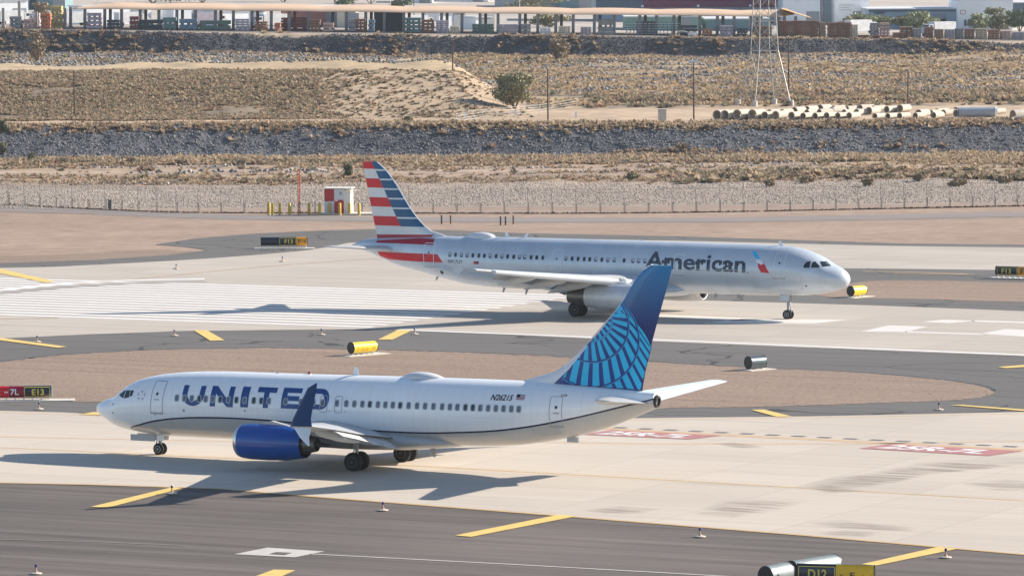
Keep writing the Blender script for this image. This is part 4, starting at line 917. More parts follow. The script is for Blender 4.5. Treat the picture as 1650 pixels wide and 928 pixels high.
def drum_sign(p0, p1, hgt, panels, label, group=None, capm='cap', back='back', z0=.28, padw=1.5, depth=.34, texts=(), backside=False, border=(), padx=(.6, .6), px=True):
    """p0,p1 ground points of the front lower edge; panels: (u0,u1,material)"""
    a, b_ = (Vector(G(p0)), Vector(G(p1))) if px else (Vector(p0), Vector(p1))
    d = b_-a; Ls = d.length; rz = math.atan2(d.y, d.x); root = empty('airfield_sign', (*a, 0), rz, label, 'sign', group)
    k = 14
    def prof(off=0): # lens section: y towards the viewer is negative
        P = []
        for i in range(k+1):
            t = -math.pi/2+math.pi*i/k; P.append((-(depth+off)*math.cos(t), z0+hgt/2+(hgt/2+off)*math.sin(t)))
        return P
    def lens(x0, x1, off=0, both=True):
        pf = prof(off); full = pf+[(-y, z) for y, z in pf[::-1][1:-1]]
        return [[(x0, y, z) for y, z in full], [(x1, y, z) for y, z in full]]
    m = MB(); m.loft(lens(0, Ls)); body = m.build('housing', SG[back], root, smooth=True)
    for x0, x1, nm in ((-.04, 0, 0), (Ls, Ls+.04, 1)):
        m = MB(); m.loft(lens(x0, x1, .02)); m.build('end_cap', SG[capm], root)
    sgn = 1
    def sur(x, z, side=None):
        u = max(-.999, min(.999, (z-z0-hgt/2)/(hgt/2))); return -depth*math.sqrt(1-u*u)
    class Q: pass
    def onto(name, polys, m_, off, parent):
        bm = bmesh.new()
        for vs, fs in polys:
            bv = [bm.verts.new((v[0], 0, v[1])) for v in vs]
            for f in fs:
                try: bm.faces.new([bv[i] for i in f])
                except ValueError: pass
        z = z0+.03
        while z < z0+hgt:
            bmesh.ops.bisect_plane(bm, geom=bm.verts[:]+bm.edges[:]+bm.faces[:], plane_co=(0, 0, z), plane_no=(0, 0, 1)); z += .05
        for v in bm.verts: v.co.y = sur(v.co.x, v.co.z)-off
        bmesh.ops.recalc_face_normals(bm, faces=bm.faces)
        me = bpy.data.meshes.new(name); bm.to_mesh(me); bm.free(); me.materials.append(m_); o = bpy.data.objects.new(name, me); COL.objects.link(o); o.parent = parent; return o
    for u0, u1, mm in panels:
        onto('panel', [quad([(u0*Ls+.01, z0+.015), (u1*Ls-.01, z0+.015), (u1*Ls-.01, z0+hgt-.015), (u0*Ls+.01, z0+hgt-.015)])], SG[mm], .008, root)
    for u0, u1, mm in border:
        onto('border', [ring_poly(u0*Ls, z0+hgt*.10, u1*Ls, z0+hgt*.90, .05, .035)], SG[mm], .016, root)
    for txt, u0, u1, v0, v1, mm in texts:
        if txt in ('->', '<-'):
            s_ = 1 if txt == '->' else -1; c_ = (u0+u1)/2*Ls; w_ = (u1-u0)*Ls/2; zc = z0+hgt*(v0+v1)/2; h_ = hgt*(v1-v0)/2; t_ = h_*.16
            pl = [quad([(c_-w_, zc-t_), (c_+w_*.9, zc-t_), (c_+w_*.9, zc+t_), (c_-w_, zc+t_)]), quad([(c_+s_*w_, zc), (c_+s_*w_*.3, zc+h_), (c_+s_*w_*.15, zc+h_*.75), (c_+s_*w_*.65, zc)]), quad([(c_+s_*w_, zc), (c_+s_*w_*.65, zc), (c_+s_*w_*.15, zc-h_*.75), (c_+s_*w_*.3, zc-h_)])]
            onto('arrow', pl, SG[mm], .02, root); continue
        vs, fs = text_polys(txt, .02)
        onto('lettering', [([(u0*Ls+(u1-u0)*Ls*a_, z0+hgt*(v0+(v1-v0)*c_)) for a_, c_ in vs], fs)], SG[mm], .02, root)
    m = MB(); n = max(2, int(Ls/.55))
    for i in range(n+1):
        x = .1+(Ls-.2)*i/n; m.tube((x, 0, .05), (x, 0, z0+.05), .035, n=8); m.box((x, 0, .075), (.16, .3, .03))
    m.build('mounting_legs', SG['wlet'], root)
    m = MB(); m.box((Ls/2, -.1, .035), (Ls+padx[0]+padx[1], padw, .07)); m.build('concrete_base', SG['pad'], root); return root
drum_sign((421, 401), (495, 400.5), .86, [(0, .39, 'blk'), (.39, .765, 'blk'), (.765, 1, 'org')], 'long dark taxiway sign reading F13 with an amber arrow panel, left of the striped tail', border=[(.40, .76, 'ylet')], texts=[('F13', .51, .69, .24, .76, 'ylet'), ('F', .81, .86, .28, .74, 'blk'), ('->', .885, .97, .3, .7, 'blk')], padx=(.4, 1.0), depth=.30)
drum_sign((1606, 448.5), (1682, 450.5), .82, [(0, .46, 'blk'), (.46, 1, 'org')], 'F13 sign cut off by the right edge of the photo, black and amber', border=[(.03, .45, 'ylet')], texts=[('F13', .13, .33, .24, .78, 'ylet'), ('F', .53, .60, .24, .78, 'blk'), ('->', .68, .92, .3, .7, 'blk')], depth=.30)
drum_sign((1371, 480), (1391, 478.2), .86, [(0, 1, 'yel')], 'short yellow drum sign just ahead of the silver airliner nose', depth=.42, padx=(.3, .9), z0=.15)
drum_sign((566, 573.5), (603, 570.5), .84, [(0, 1, 'yel')], 'yellow drum sign with worn lettering on the dirt island, above the white airliner', depth=.40, texts=[('F', .12, .22, .22, .52, 'org'), ('E13', .30, .60, .2, .5, 'org'), ('->', .7, .92, .25, .55, 'org')], padx=(.3, 1.4), z0=.18)
drum_sign((1206, 597), (1229, 595), .90, [(0, 1, 'dback')], 'short dark unlit drum sign at the right end of the dirt island, seen from behind', depth=.40, back='dback', padx=(.2, .9), z0=.12)
drum_sign((-62, 646.5), (83, 645), .80, [(0, .25, 'red'), (.25, .53, 'red'), (.53, .695, 'dred'), (.695, .99, 'blk')], 'red and black holding sign reading 25R-7L and E13 at the left edge', capm='capg', border=[(.70, .985, 'ylet')], texts=[('25R', .10, .44, .26, .78, 'wlet'), ('-', .48, .52, .44, .54, 'wlet'), ('7L', .545, .64, .24, .76, 'wlet'), ('E13', .785, .92, .22, .74, 'ylet')], padx=(.5, 2.6), depth=.30, z0=.22)
Y0 = 254.6
def gx(px, Y): return (px-825)/FPX*Y*1.002
drum_sign(tuple(G((1286, 949))), tuple(G((1409, 952.5))), 1.12, [(0, .50, 'blk'), (.50, 1, 'amb')], 'large black and yellow sign reading D12 and F with two arrows at the bottom edge', capm='cap', border=[(.01, .492, 'ylet')], texts=[('D12', .14, .385, .38, .78, 'ylet'), ('<-', .545, .655, .40, .60, 'blk'), ('F', .69, .75, .40, .68, 'blk'), ('->', .795, .90, .38, .58, 'blk')], depth=.14, z0=.15, px=False)
drum_sign(tuple(G((1276, 942))), tuple(G((1345, 931))), .98, [(0, .62, 'back'), (.64, 1, 'back')], 'bright silver-backed drum sign standing right behind the D12 sign', depth=.42, z0=.2, px=False)
drum_sign(tuple(G((1234, 951))), tuple(G((1268, 944))), .98, [(0, .98, 'back')], 'short silver-backed drum sign at the far left of the group beside the D12 sign', depth=.42, z0=.2, px=False)
# ------------------------------------------------------------------ taxiway edge lights
ml_ = [mat('light_base_orange', (.48, .30, .22), .6, var=.1), mat('light_stem', (.55, .42, .36), .5, var=.1), mat('blue_lens', (.01, .012, .16), .2, var=0), mat('light_plate', (.56, .49, .41), .8, var=.1)]
def edge_light():
    r = empty('edge_light'); b = MB(); b.lathe((0, 0, .0), (0, 0, 1), [(0, .36), (.04, .34), (.075, .20)], 20); b.build('base_plate', ml_[3], r)
    b = MB(); b.lathe((0, 0, .07), (0, 0, 1), [(0, .13), (.05, .11), (.10, .05), (.30, .045)], 14); b.build('stem', ml_[0], r)
    b = MB(); b.lathe((0, 0, .37), (0, 0, 1), [(0, .05), (.02, .085), (.12, .085), (.17, .06), (.19, .01)], 14); b.build('lens', ml_[2], r, smooth=True); return r
EL = [((60, 551.5), 'on grey taxiway at the far left, beside the tapering yellow bar'), ((281, 541.5), 'just left of the short yellow bar on the curved grey taxiway'), ((518, 540), 'midway between the two yellow bars on the curved grey taxiway'), ((668, 539), 'just right of the yellow bar next to the yellow drum sign'), ((63, 660), 'on the asphalt strip below the E13 sign'), ((277, 796), 'in the airliner wing shadow beside a yellow bar'), ((617, 823), 'on dark asphalt below the tail shadow'), ((1128, 865.5), 'on dark asphalt between the two long yellow bars'), ((1524, 899), 'next to the right-hand end of the last yellow bar'), ((58, 925), 'at the bottom left corner of the photo'), ((1513, 661), 'on the asphalt strip at the right beside a long yellow bar'), ((284, 434), 'small, on the pale concrete left of the threshold stripes'), ((455, 422), 'small, on the pale concrete below the F13 sign'), ((1337, 434.5), 'near the nose of the silver airliner, on the far taxiway edge')]
pr = None
for i, (p, d) in enumerate(EL):
    o = edge_light() if pr is None else copy_tree(pr); pr = pr or o
    x, y = G(p); o.location = (x, y, .045); o.scale = (.85, .85, .85); tag(o, 'low blue-topped edge light '+d, 'light', 'edge lights along the taxiways')
# ------------------------------------------------------------------ cabin, mast, bollards by the service road
cm = [mat('cabin_red', (.50, .03, .04), .5, var=.08), mat('cabin_white', (.70, .72, .76), .5, var=.05), mat('cabin_cream', (.80, .76, .68), .5, var=.04), mat('bollard_yellow', (.62, .43, .04), .5, var=.12), mat('mast_red', (.50, .10, .06), .5, var=.1)]
bx, by = G((545, 345)); c0 = empty('equipment_shelter', (bx, by, 0), R(-8), 'small red and white checkered equipment shelter beside the yellow bollards', 'shelter'); PXM = FPX/by
w1 = 16/PXM
b = MB()
for (i, k, c_) in ((0, 1, 0), (1, 1, 1), (0, 0, 1), (1, 0, 0)): b.box((-20/PXM+w1*(i+.5), 0, .12+1.32*(k+.5)), (w1-.01, 1.9, 1.31), c_)
b.build('wall', [cm[0], cm[1]], c0)
b = MB(); b.box((12.0/PXM+.34, .0, 1.38), (.72, 1.9, 2.5)); b.build('side_cabinet', cm[2], c0)
b = MB(); b.box((.15, -.1, 2.86), (3.1, 2.3, .09)); b.box((1.6, -.4, 2.6), (.9, .5, .07)); b.build('roof', cm[2], c0)
b = MB(); b.box((.45, -.97, 2.3), (.3, .06, .3)); b.build('vent', M['frame_grey'], c0)
b = MB(); b.box((1.55, 0, .07), (7, 3.4, .14)); b.build('concrete_base', SG['pad'], c0)
b = MB(); b.box((.45, -.97, .95), (.55, .04, 1.3)); b.build('door', cm[0], c0)
mr_ = empty('radio_mast', (*G((481.5, 345.5)), 0), 0, 'thin red lattice mast standing among the yellow bollards', 'mast')
b = MB()
for i in range(3):
    a = 2*math.pi*i/3; b.tube((.13*math.cos(a), .13*math.sin(a), 0), (.13*math.cos(a), .13*math.sin(a), 4.9), .05, n=6)
for k in range(14):
    for i in range(3):
        a, c_ = 2*math.pi*i/3, 2*math.pi*(i+1)/3; b.tube((.13*math.cos(a), .13*math.sin(a), .3+.33*k), (.13*math.cos(c_), .13*math.sin(c_), .55+.33*k), .025, n=5)
b.build('lattice', cm[4], mr_); b = MB(); b.tube((0, 0, 4.9), (0, 0, 6.1), .05, .03, 8); b.build('antenna', M['frame_grey'], mr_)
pr = None
for i, q in enumerate((433.5, 439.5, 451, 466.5, 498, 515, 531, 547.5, 563.5, 578.5)):
    if pr is None:
        o = empty('bollard'); b = MB(); b.lathe((0, 0, 0), (0, 0, 1), [(0, .16), (1.22, .16), (1.29, .12), (1.32, .02)], 14); b.build('post', cm[3], o, smooth=True); b = MB(); b.lathe((0, 0, 0), (0, 0, 1), [(0, .24), (.05, .22)], 14); b.build('footing', SG['pad'], o); pr = o
    else: o = copy_tree(pr)
    o.location = (*G((q, 346.0+(i % 2)*.5)), 0)
    tag(o, 'yellow steel bollard, '+('leftmost of the row', 'second from the left, close beside the first', 'third from the left', 'just left of the red mast', 'just right of the red mast', 'second to the right of the red mast', 'at the left corner of the checkered shelter', 'in front of the checkered shelter door', 'in front of the cream cabinet', 'rightmost of the row, right of the shelter')[i], 'bollard', 'bollards around the equipment shelter')
gd = [mat('marker_dark', (.08, .07, .06), .6), mat('marker_rust', (.30, .15, .08), .7)]
for i, (q, y, c_, d) in enumerate(((711.5, 361, 0, 'left of the pair behind the silver fuselage'), (726, 361, 1, 'right of the pair behind the silver fuselage'), (806.5, 363, 0, 'leftmost of three behind the antenna dome'), (814.5, 363, 0, 'middle of three behind the antenna dome'), (827, 361.5, 1, 'rightmost of three behind the antenna dome'))):
    h_ = 13/ (FPX/G((q, y))[1]); b = MB(); b.box((0, 0, h_/2), (.16, .16, h_)); b.box((0, 0, h_+.03), (.22, .22, .06)); o = b.build('marker_post', gd[c_]); o.location = (*G((q, y)), 0); tag(o, 'short marker post, '+d, 'post', 'marker posts beyond the runway')
# ------------------------------------------------------------------ perimeter fence
fl = cr_pts([(-300, 318), (-60, 327.5), (0, 330), (150, 337), (300, 342.5), (560, 343.5), (800, 344), (1000, 343.5), (1200, 341), (1400, 337), (1650, 332), (1900, 326)], 8)
FG = [G(p) for p in fl]; fm = mat('fence_steel', (.24, .22, .21), .6, .2, var=.2, scale=3); fd = mat('fence_post_dark', (.07, .06, .06), .7, var=.2)
mm = bpy.data.materials.new('chain_link'); mm.use_nodes = True; nt = mm.node_tree; bs = nt.nodes['Principled BSDF']; bs.inputs['Base Color'].default_value = (.50, .49, .47, 1); bs.inputs['Roughness'].default_value = .5; bs.inputs['Alpha'].default_value = .10
fence = empty('perimeter_fence', (FG[0][0], FG[0][1], 0), 0, 'long chain-link perimeter fence with barbed wire along the service road', 'fence')
off = Vector((FG[0][0], FG[0][1], 0))
b = MB(); acc = 0; posts = []; L_ = 0
for i in range(len(FG)-1):
    p, q = Vector((*FG[i], 0)), Vector((*FG[i+1], 0)); seg = (q-p).length
    while acc <= seg: posts.append(p+(q-p)*(acc/seg)); acc += 2.62
    acc -= seg
for p, q in zip(posts, posts[1:]):
    P1, Q1 = p-off, q-off; b.add([(*P1.xy, .05), (*Q1.xy, .05), (*Q1.xy, 2.3), (*P1.xy, 2.3)], [(0, 1, 2, 3)])
b.build('mesh_panel', mm, fence, recalc=False)
b = MB()
for p, q in zip(posts, posts[1:]):
    P1, Q1 = p-off, q-off
    for z in (2.3, 2.5, 2.65, .06): b.tube((*P1.xy, z), (*Q1.xy, z), .012, n=4, caps=(False, False))
b.build('rails_and_wire', fm, fence)
for p in posts[:100]:
    P1 = p-off; b = MB(); b.tube((*P1.xy, 0), (*P1.xy, 2.35), .025, n=6); b.tube((*P1.xy, 2.35), (P1.x, P1.y-.25, 2.7), .018, n=5); b.tube((P1.x+.12, P1.y+.05, 0), (P1.x+.12, P1.y+.05, 1.15), .04, n=6, mi=1); b.build('post', [fm, fd], fence)
o = MB(); o.box((0, 0, .45), (.36, .36, .9)); o.box((0, 0, .95), (.46, .46, .1)); o = o.build('junction_box', mat('box_green', (.04, .07, .06), .6)); o.location = (*G((177, 336.5)), 0); tag(o, 'small dark green junction box at the foot of the perimeter fence', 'box')
b = MB()
kb = [Vector((*p, 0)) for p in FG]
# ------------------------------------------------------------------ where a measured sight line meets the terrain
def T(px):
    D = ray(px); D = D/D[1]; Yv = np.arange(560, 1600, .25); Zr = CH+D[2]*Yv; H_ = height(D[0]*Yv, Yv); k = np.argmax(Zr <= H_)
    if not (Zr <= H_).any(): k = len(Yv)-1
    return float(D[0]*Yv[k]), float(Yv[k]), float(H_[k])
# ------------------------------------------------------------------ dry grass, brush and rock (uncountable ground cover)
def veg_mat(name, tones, rough=.9, trans=0):
    m = bpy.data.materials.new(name); m.use_nodes = True; nt = m.node_tree; bs = nt.nodes['Principled BSDF']; bs.inputs['Roughness'].default_value = rough; bs.inputs['Specular IOR Level'].default_value = .15
    v = nd(nt, 'ShaderNodeVertexColor', layer_name='tone'); nt.links.new(v.outputs[0], bs.inputs['Base Color'])
    if trans:
        t_ = nd(nt, 'ShaderNodeBsdfTranslucent'); nt.links.new(v.outputs[0], t_.inputs[0]); mx_ = nd(nt, 'ShaderNodeMixShader'); mx_.inputs[0].default_value = trans; nt.links.new(bs.outputs[0], mx_.inputs[1]); nt.links.new(t_.outputs[0], mx_.inputs[2]); nt.links.new(mx_.outputs[0], nt.nodes['Material Output'].inputs[0])
    return m
vm = veg_mat('brush_leaf', None, trans=.45); rm = veg_mat('rock_surface', None)
def scatter_tufts(name, X, Y, size, col, blades=11, squat=.8, seed=0, label=None):
    g = np.random.default_rng(seed); n = len(X); Z = height(X, Y)
    th = g.uniform(0, 2*np.pi, (n, blades)); el = g.uniform(.25, 1.45, (n, blades)); ln = size[:, None]*g.uniform(.55, 1.1, (n, blades))
    dx, dy, dz = np.cos(th)*np.cos(el), np.sin(th)*np.cos(el), np.sin(el)*squat
    wd = size[:, None]*g.uniform(.14, .26, (n, blades)); px_, py_ = -np.sin(th), np.cos(th)
    bx_, by_, bz_ = X[:, None]+dx*ln*.12, Y[:, None]+dy*ln*.12, Z[:, None]-.03+0*ln
    c0_ = np.stack([bx_+dx*ln*.5-px_*wd, by_+dy*ln*.5-py_*wd, bz_+dz*ln*.5], -1); c1_ = np.stack([bx_+dx*ln, by_+dy*ln, bz_+dz*ln], -1); c2_ = np.stack([bx_+dx*ln*.5+px_*wd, by_+dy*ln*.5+py_*wd, bz_+dz*ln*.55], -1); c3_ = np.stack([bx_, by_, bz_], -1)
    V_ = np.stack([c3_, c0_, c1_, c2_], 2).reshape(-1, 3); F_ = np.arange(len(V_)).reshape(-1, 4)
    cc_ = np.repeat(np.repeat(col[:, None, :]*g.uniform(.8, 1.15, (n, blades, 1)), 4, 1), 1, 0).reshape(-1, 3)
    o = npmesh(name, V_, F_, vm, cc_); o['kind'] = 'stuff'; return o
def scatter_rocks(name, X, Y, size, col, seed=0, sink=.25, z0=None):
    g = np.random.default_rng(seed); n = len(X); Z = height(X, Y) if z0 is None else np.full(n, z0)
    base = np.array([(1, 0, 0), (0, 1, 0), (-1, 0, 0), (0, -1, 0), (0, 0, 1), (0, 0, -.6)], float)
    Vt = base[None]*g.uniform(.6, 1.25, (n, 6, 1)); Vt = Vt+g.normal(0, .16, (n, 6, 3)); a = g.uniform(0, 2*np.pi, n); c, s = np.cos(a)[:, None], np.sin(a)[:, None]
    x = Vt[..., 0]*c-Vt[..., 1]*s; y = Vt[..., 0]*s+Vt[..., 1]*c; z = Vt[..., 2]*.75
    V_ = np.stack([X[:, None]+x*size[:, None]*.5, Y[:, None]+y*size[:, None]*.5, Z[:, None]+size[:, None]*(.5-sink)*.6+z*size[:, None]*.5], -1).reshape(-1, 3)
    f = np.array([(0, 1, 4), (1, 2, 4), (2, 3, 4), (3, 0, 4), (1, 0, 5), (2, 1, 5), (3, 2, 5), (0, 3, 5)]); F_ = (f[None]+6*np.arange(n)[:, None, None]).reshape(-1, 3)
    o = npmesh(name, V_, F_, rm, np.repeat(col, 6, 0)); o['kind'] = 'stuff'; return o
def pick(n, y0, y1, dens=None, seed=0, x0=-.125, x1=.125):
    g = np.random.default_rng(seed); Y = g.uniform(y0, y1, n); X = g.uniform(x0, x1, n)*Y
    if dens is not None: k = g.uniform(0, 1, n) < dens(X, Y); X, Y = X[k], Y[k]
    return X, Y
def tones(n, pal, seed, jit=.08):
    g = np.random.default_rng(seed); p = np.array(pal)[g.integers(0, len(pal), n)]; return np.clip(p*(1+g.normal(0, jit, (n, 1))), .01, .9)
STRAW = [(.44, .345, .235), (.40, .31, .21), (.47, .375, .265), (.38, .295, .205), (.42, .295, .19)]
OLIVE = [(.27, .235, .155), (.225, .20, .14), (.31, .265, .18)]
BROWN = [(.32, .235, .17), (.27, .20, .15), (.35, .24, .17)]
STONE = [(.16, .162, .175), (.20, .20, .21), (.125, .128, .14), (.28, .275, .275)]
LIGHTST = [(.40, .345, .30), (.46, .41, .36), (.33, .28, .24), (.38, .32, .265)]
# gravel grain on the two infield islands, spilling a little over the edge of the paving
def inside(poly, X, Y):
    r_ = np.zeros(len(X), bool); P = np.array(poly); n = len(P); j = n-1
    for i in range(n):
        c_ = ((P[i, 1] > Y) != (P[j, 1] > Y)) & (X < (P[j, 0]-P[i, 0])*(Y-P[i, 1])/(P[j, 1]-P[i, 1]+1e-12)+P[i, 0]); r_ ^= c_; j = i
    return r_
ip = [G(p) for p in isl+isb[1:-1]]; gg = np.random.default_rng(90); X = gg.uniform(-42, 42, 60000); Y = gg.uniform(338, 402, 60000); k_ = inside(ip, X+gg.normal(0, .25, 60000), Y+gg.normal(0, .35, 60000)) & (np.abs(X) < .13*Y); X, Y = X[k_][:9000], Y[k_][:9000]
scatter_rocks('infield_pebbles', X, Y, gg.uniform(.03, .09, len(X)), tones(len(X), [(.37, .27, .205), (.33, .24, .185), (.43, .33, .26)], 90), 90, .2, z0=.026)
# gravel apron just behind the fence
X, Y = pick(34000, 592, 650, lambda x, y: .9-.4*sm(625, 650, y), 31); scatter_rocks('gravel', X, Y, rng.uniform(.10, .30, len(X)), tones(len(X), LIGHTST, 1), 31, .15)
# scrub flat
X, Y = pick(44000, 644, 716, lambda x, y: (.26+.74*sm(682, 692, y))*sm(.46, .58, vnoise(x*.14, y, 5, 21))*(1-sm(674, 675.5, y)*(1-sm(679.5, 681, y))), 33); scatter_tufts('dry_scrub', X, Y, rng.uniform(.3, 1.0, len(X)), tones(len(X), STRAW+BROWN[:2], 2), 9, .6, 33)
X, Y = pick(9000, 642, 705, lambda x, y: sm(.60, .66, vnoise(x*.2, y, 5, 40)), 34); scatter_rocks('stones', X, Y, rng.uniform(.2, .6, len(X)), tones(len(X), LIGHTST[:2]+STONE[:2], 3), 34)
X, Y = pick(1500, 646, 712, lambda x, y: sm(.55, .66, vnoise(x*.3, y, 8, 41)), 35); scatter_tufts('brush', X, Y, rng.uniform(.7, 1.6, len(X)), tones(len(X), OLIVE+BROWN+STRAW[:1], 4), 26, .6, 35)
bs_ = lambda x, y: y+bankshift(x)
X, Y = pick(2600, 640, 668, lambda x, y: sm(14, 24, x)*sm(.44, .56, vnoise(x*.35, y, 6, 61)), 61); scatter_tufts('hummock_brush', X, Y, rng.uniform(.8, 1.9, len(X)), tones(len(X), STRAW[:3]+BROWN+OLIVE, 61), 22, .55, 61)
X, Y = pick(900, 662, 676, lambda x, y: (1-sm(-26, -20, x))*sm(-50, -46, x)*sm(.42, .55, vnoise(x*.3, y, 5, 62)), 62); scatter_rocks('rock_pile', X, Y, rng.uniform(.4, 1.1, len(X)), tones(len(X), STONE+LIGHTST[:1], 62), 62)
X, Y = pick(9000, 690, 722, lambda x, y: sm(698, 703, bs_(x, y))*(1-sm(715, 719, bs_(x, y))), 36); scatter_tufts('dry_grass', X, Y, rng.uniform(.5, 1.1, len(X)), tones(len(X), STRAW, 5), 9, .7, 36)
# grey riprap bank with a brushy lip
X, Y = pick(60000, 700, 750, lambda x, y: sm(716, 719, bs_(x, y))*(1-sm(731, 734, bs_(x, y))), 37); scatter_rocks('riprap_rocks', X, Y, rng.uniform(.16, .44, len(X)), tones(len(X), STONE, 6), 37, .2)
X, Y = pick(24000, 715, 752, lambda x, y: sm(728, 731, bs_(x, y))*(1-sm(735, 741, bs_(x, y)))*sm(.30, .46, vnoise(x*.7, y, 5, 43)), 38); scatter_tufts('bank_brush', X, Y, rng.uniform(.4, 1.05, len(X)), tones(len(X), STRAW+STRAW+BROWN+OLIVE[:1], 7), 12, .7, 38)
X, Y = pick(2600, 700, 740, lambda x, y: sm(718, 721, bs_(x, y))*(1-sm(730, 733, bs_(x, y)))*sm(.56, .66, vnoise(x*.5, y, 6, 44)), 39); scatter_tufts('bank_grass', X, Y, rng.uniform(.5, 1.3, len(X)), tones(len(X), STRAW+BROWN, 8), 14, .6, 39)
# bench: grass clumps, brush and stone runs
left = lambda x, y: 1-sm(-9, 3, x+(y-805)*.05)
lefth = lambda x, y: 1-sm(-1, 4, x+(y-805)*.05)
X, Y = pick(46000, 800, 1060, lambda x, y: (1-lefth(x, y)*(1-sm(868, 876, y)))*(.10+.9*sm(.45, .53, vnoise(x*.3, y*.8, 11, 21)))*(1-.85*sm(.53, .57, vnoise(x*.22, y, 7, 22)))*(1-.6*left(x, y)*sm(885, 895, y)), 45); scatter_tufts('dry_grass', X, Y, rng.uniform(.5, 1.3, len(X)), tones(len(X), STRAW+[(.5, .36, .2)], 9), 8, .6, 45)
X, Y = pick(44000, 850, 1060, lambda x, y: np.maximum(sm(.53, .57, vnoise(x*.22, y, 7, 22)), .5*left(x, y)*sm(885, 895, y)), 46); scatter_rocks('grey_rubble', X, Y, rng.uniform(.35, .95, len(X)), tones(len(X), [(.20, .19, .185), (.27, .255, .24), (.15, .145, .145)], 10), 46)
X, Y = pick(5000, 790, 1062, lambda x, y: (1-lefth(x, y)*(1-sm(868, 876, y)))*sm(.54, .64, vnoise(x*.25, y, 9, 47)), 47); scatter_tufts('dark_brush', X, Y, rng.uniform(.7, 1.7, len(X)), tones(len(X), BROWN+OLIVE, 11), 14, .6, 47)
X, Y = pick(5000, 806, 840, lambda x, y: sm(10, 18, x)*sm(.40, .52, vnoise(x*.2, y, 6, 71)), 71); scatter_tufts('ridge_brush', X, Y, rng.uniform(.8, 1.7, len(X)), tones(len(X), BROWN+OLIVE+STRAW[3:], 71), 16, .7, 71)
# mound face: tufts with dark small shrubs dotted over the bare right part
X, Y = pick(62000, 753, 816, lambda x, y: left(x, y)*(.05+.95*(1-sm(-44, -20, x)))*sm(.22, .5, vnoise(x*.5, y*.5, 5, 50)), 48, -.125, .01); scatter_tufts('mound_grass', X, Y, rng.uniform(.3, .95, len(X)), tones(len(X), STRAW+BROWN+OLIVE, 12), 8, .6, 48)
X, Y = pick(700, 755, 812, lambda x, y: left(x, y)*sm(-46, -30, x)*(1-sm(-8, 2, x)*.7), 49, -.06, .005); scatter_tufts('small_shrubs', X, Y, rng.uniform(.35, .8, len(X)), tones(len(X), [(.12, .09, .06), (.15, .12, .08), (.10, .09, .06)], 13), 16, .55, 49)
# upper bank, rock tones darkened to carry its shadow, and its pale crest
X, Y = pick(30000, 1058, 1070, None, 51); scatter_rocks('upper_riprap', X, Y, rng.uniform(.2, .5, len(X)), tones(len(X), [(.10, .10, .115), (.13, .13, .14), (.08, .08, .09)], 14), 51)
X, Y = pick(5000, 1054, 1076, lambda x, y: sm(.48, .6, vnoise(x*.4, y, 6, 52)), 52); scatter_tufts('bank_top_brush', X, Y, rng.uniform(.5, 1.5, len(X)), tones(len(X), STRAW+BROWN, 15), 14, .6, 52)
# ------------------------------------------------------------------ shrubs and trees
bark = mat('bark', (.16, .12, .085), .9, var=.2, scale=4)
def leafmat(name, a, b_): return mat(name, a, .8, col2=b_, scale=.9)
lm = {'olive': leafmat('olive_foliage', (.32, .29, .16), (.19, .18, .10)), 'green': leafmat('green_foliage', (.15, .19, .09), (.08, .11, .055)), 'dry': leafmat('dry_foliage', (.38, .29, .19), (.24, .185, .125)), 'pale': leafmat('pale_green_foliage', (.34, .36, .20), (.22, .25, .14))}
def tree(name, loc, w, h, kind, label, group=None, cat='tree', n=2600, leaf=.22, trunk=.22, seed=0, lumps=9, low=.15):
    g = np.random.default_rng(seed); r = empty(name, loc, g.uniform(0, 6), label, cat, group); b = MB(); tips = []
    nb = 5
    for i in range(nb):
        a = 2*math.pi*i/nb+g.uniform(-.4, .4); t0 = (0, 0, -.2); t1 = (math.cos(a)*w*.10, math.sin(a)*w*.10, h*.25); t2 = (math.cos(a)*w*.27, math.sin(a)*w*.27, h*g.uniform(.5, .8))
        b.tube(t0, t1, trunk*.5, trunk*.35, 7); b.tube(t1, t2, trunk*.35, trunk*.12, 6)
        for k in range(3): q = tuple(t2[j]+g.uniform(-.12, .12)*(w if j < 2 else h) for j in range(3)); b.tube(t2, q, trunk*.12, .015, 5)
    b.build('trunk', bark, r, smooth=True)
    cs = []
    for i in range(lumps):
        a = g.uniform(0, 6.28); rr = g.uniform(.15, .34)*w; cs.append((math.cos(a)*rr, math.sin(a)*rr, h*g.uniform(low+.12, .84), g.uniform(.14, .25)*w))
    cs.append((0, 0, h*.75, .24*w)); P_ = []
    per = n//len(cs)
    for cx, cy, cz, cr in cs:
        v = g.normal(0, 1, (per, 3)); v /= np.linalg.norm(v, axis=1)[:, None]; rad = cr*g.uniform(.35, 1.12, (per, 1))**.7; p = v*rad*np.array([1, 1, .8*h/w if h < w*1.3 else 1]); P_.append(p+np.array([cx, cy, cz]))
    P_ = np.concatenate(P_); P_ = P_[P_[:, 2] > h*.04]; m_ = len(P_)
    u = g.normal(0, 1, (m_, 3)); u /= np.linalg.norm(u, axis=1)[:, None]; v = np.cross(u, g.normal(0, 1, (m_, 3))); v /= np.linalg.norm(v, axis=1)[:, None]; s_ = leaf*g.uniform(.6, 1.3, (m_, 1))
    V_ = np.stack([P_-u*s_, P_+v*s_*.5, P_+u*s_, P_-v*s_*.5], 1).reshape(-1, 3); npmesh('crown', V_, np.arange(m_*4).reshape(-1, 4), lm[kind], parent=r); return r
def tree_px(pxx, pybase, wpx, hpx, kind, label, seed, name='shrub', **k):
    x, y, z = T((pxx, pybase)); s = FPX/y; return tree(name, (x, y, z), wpx/s, hpx/s, kind, label, seed=seed, **k)
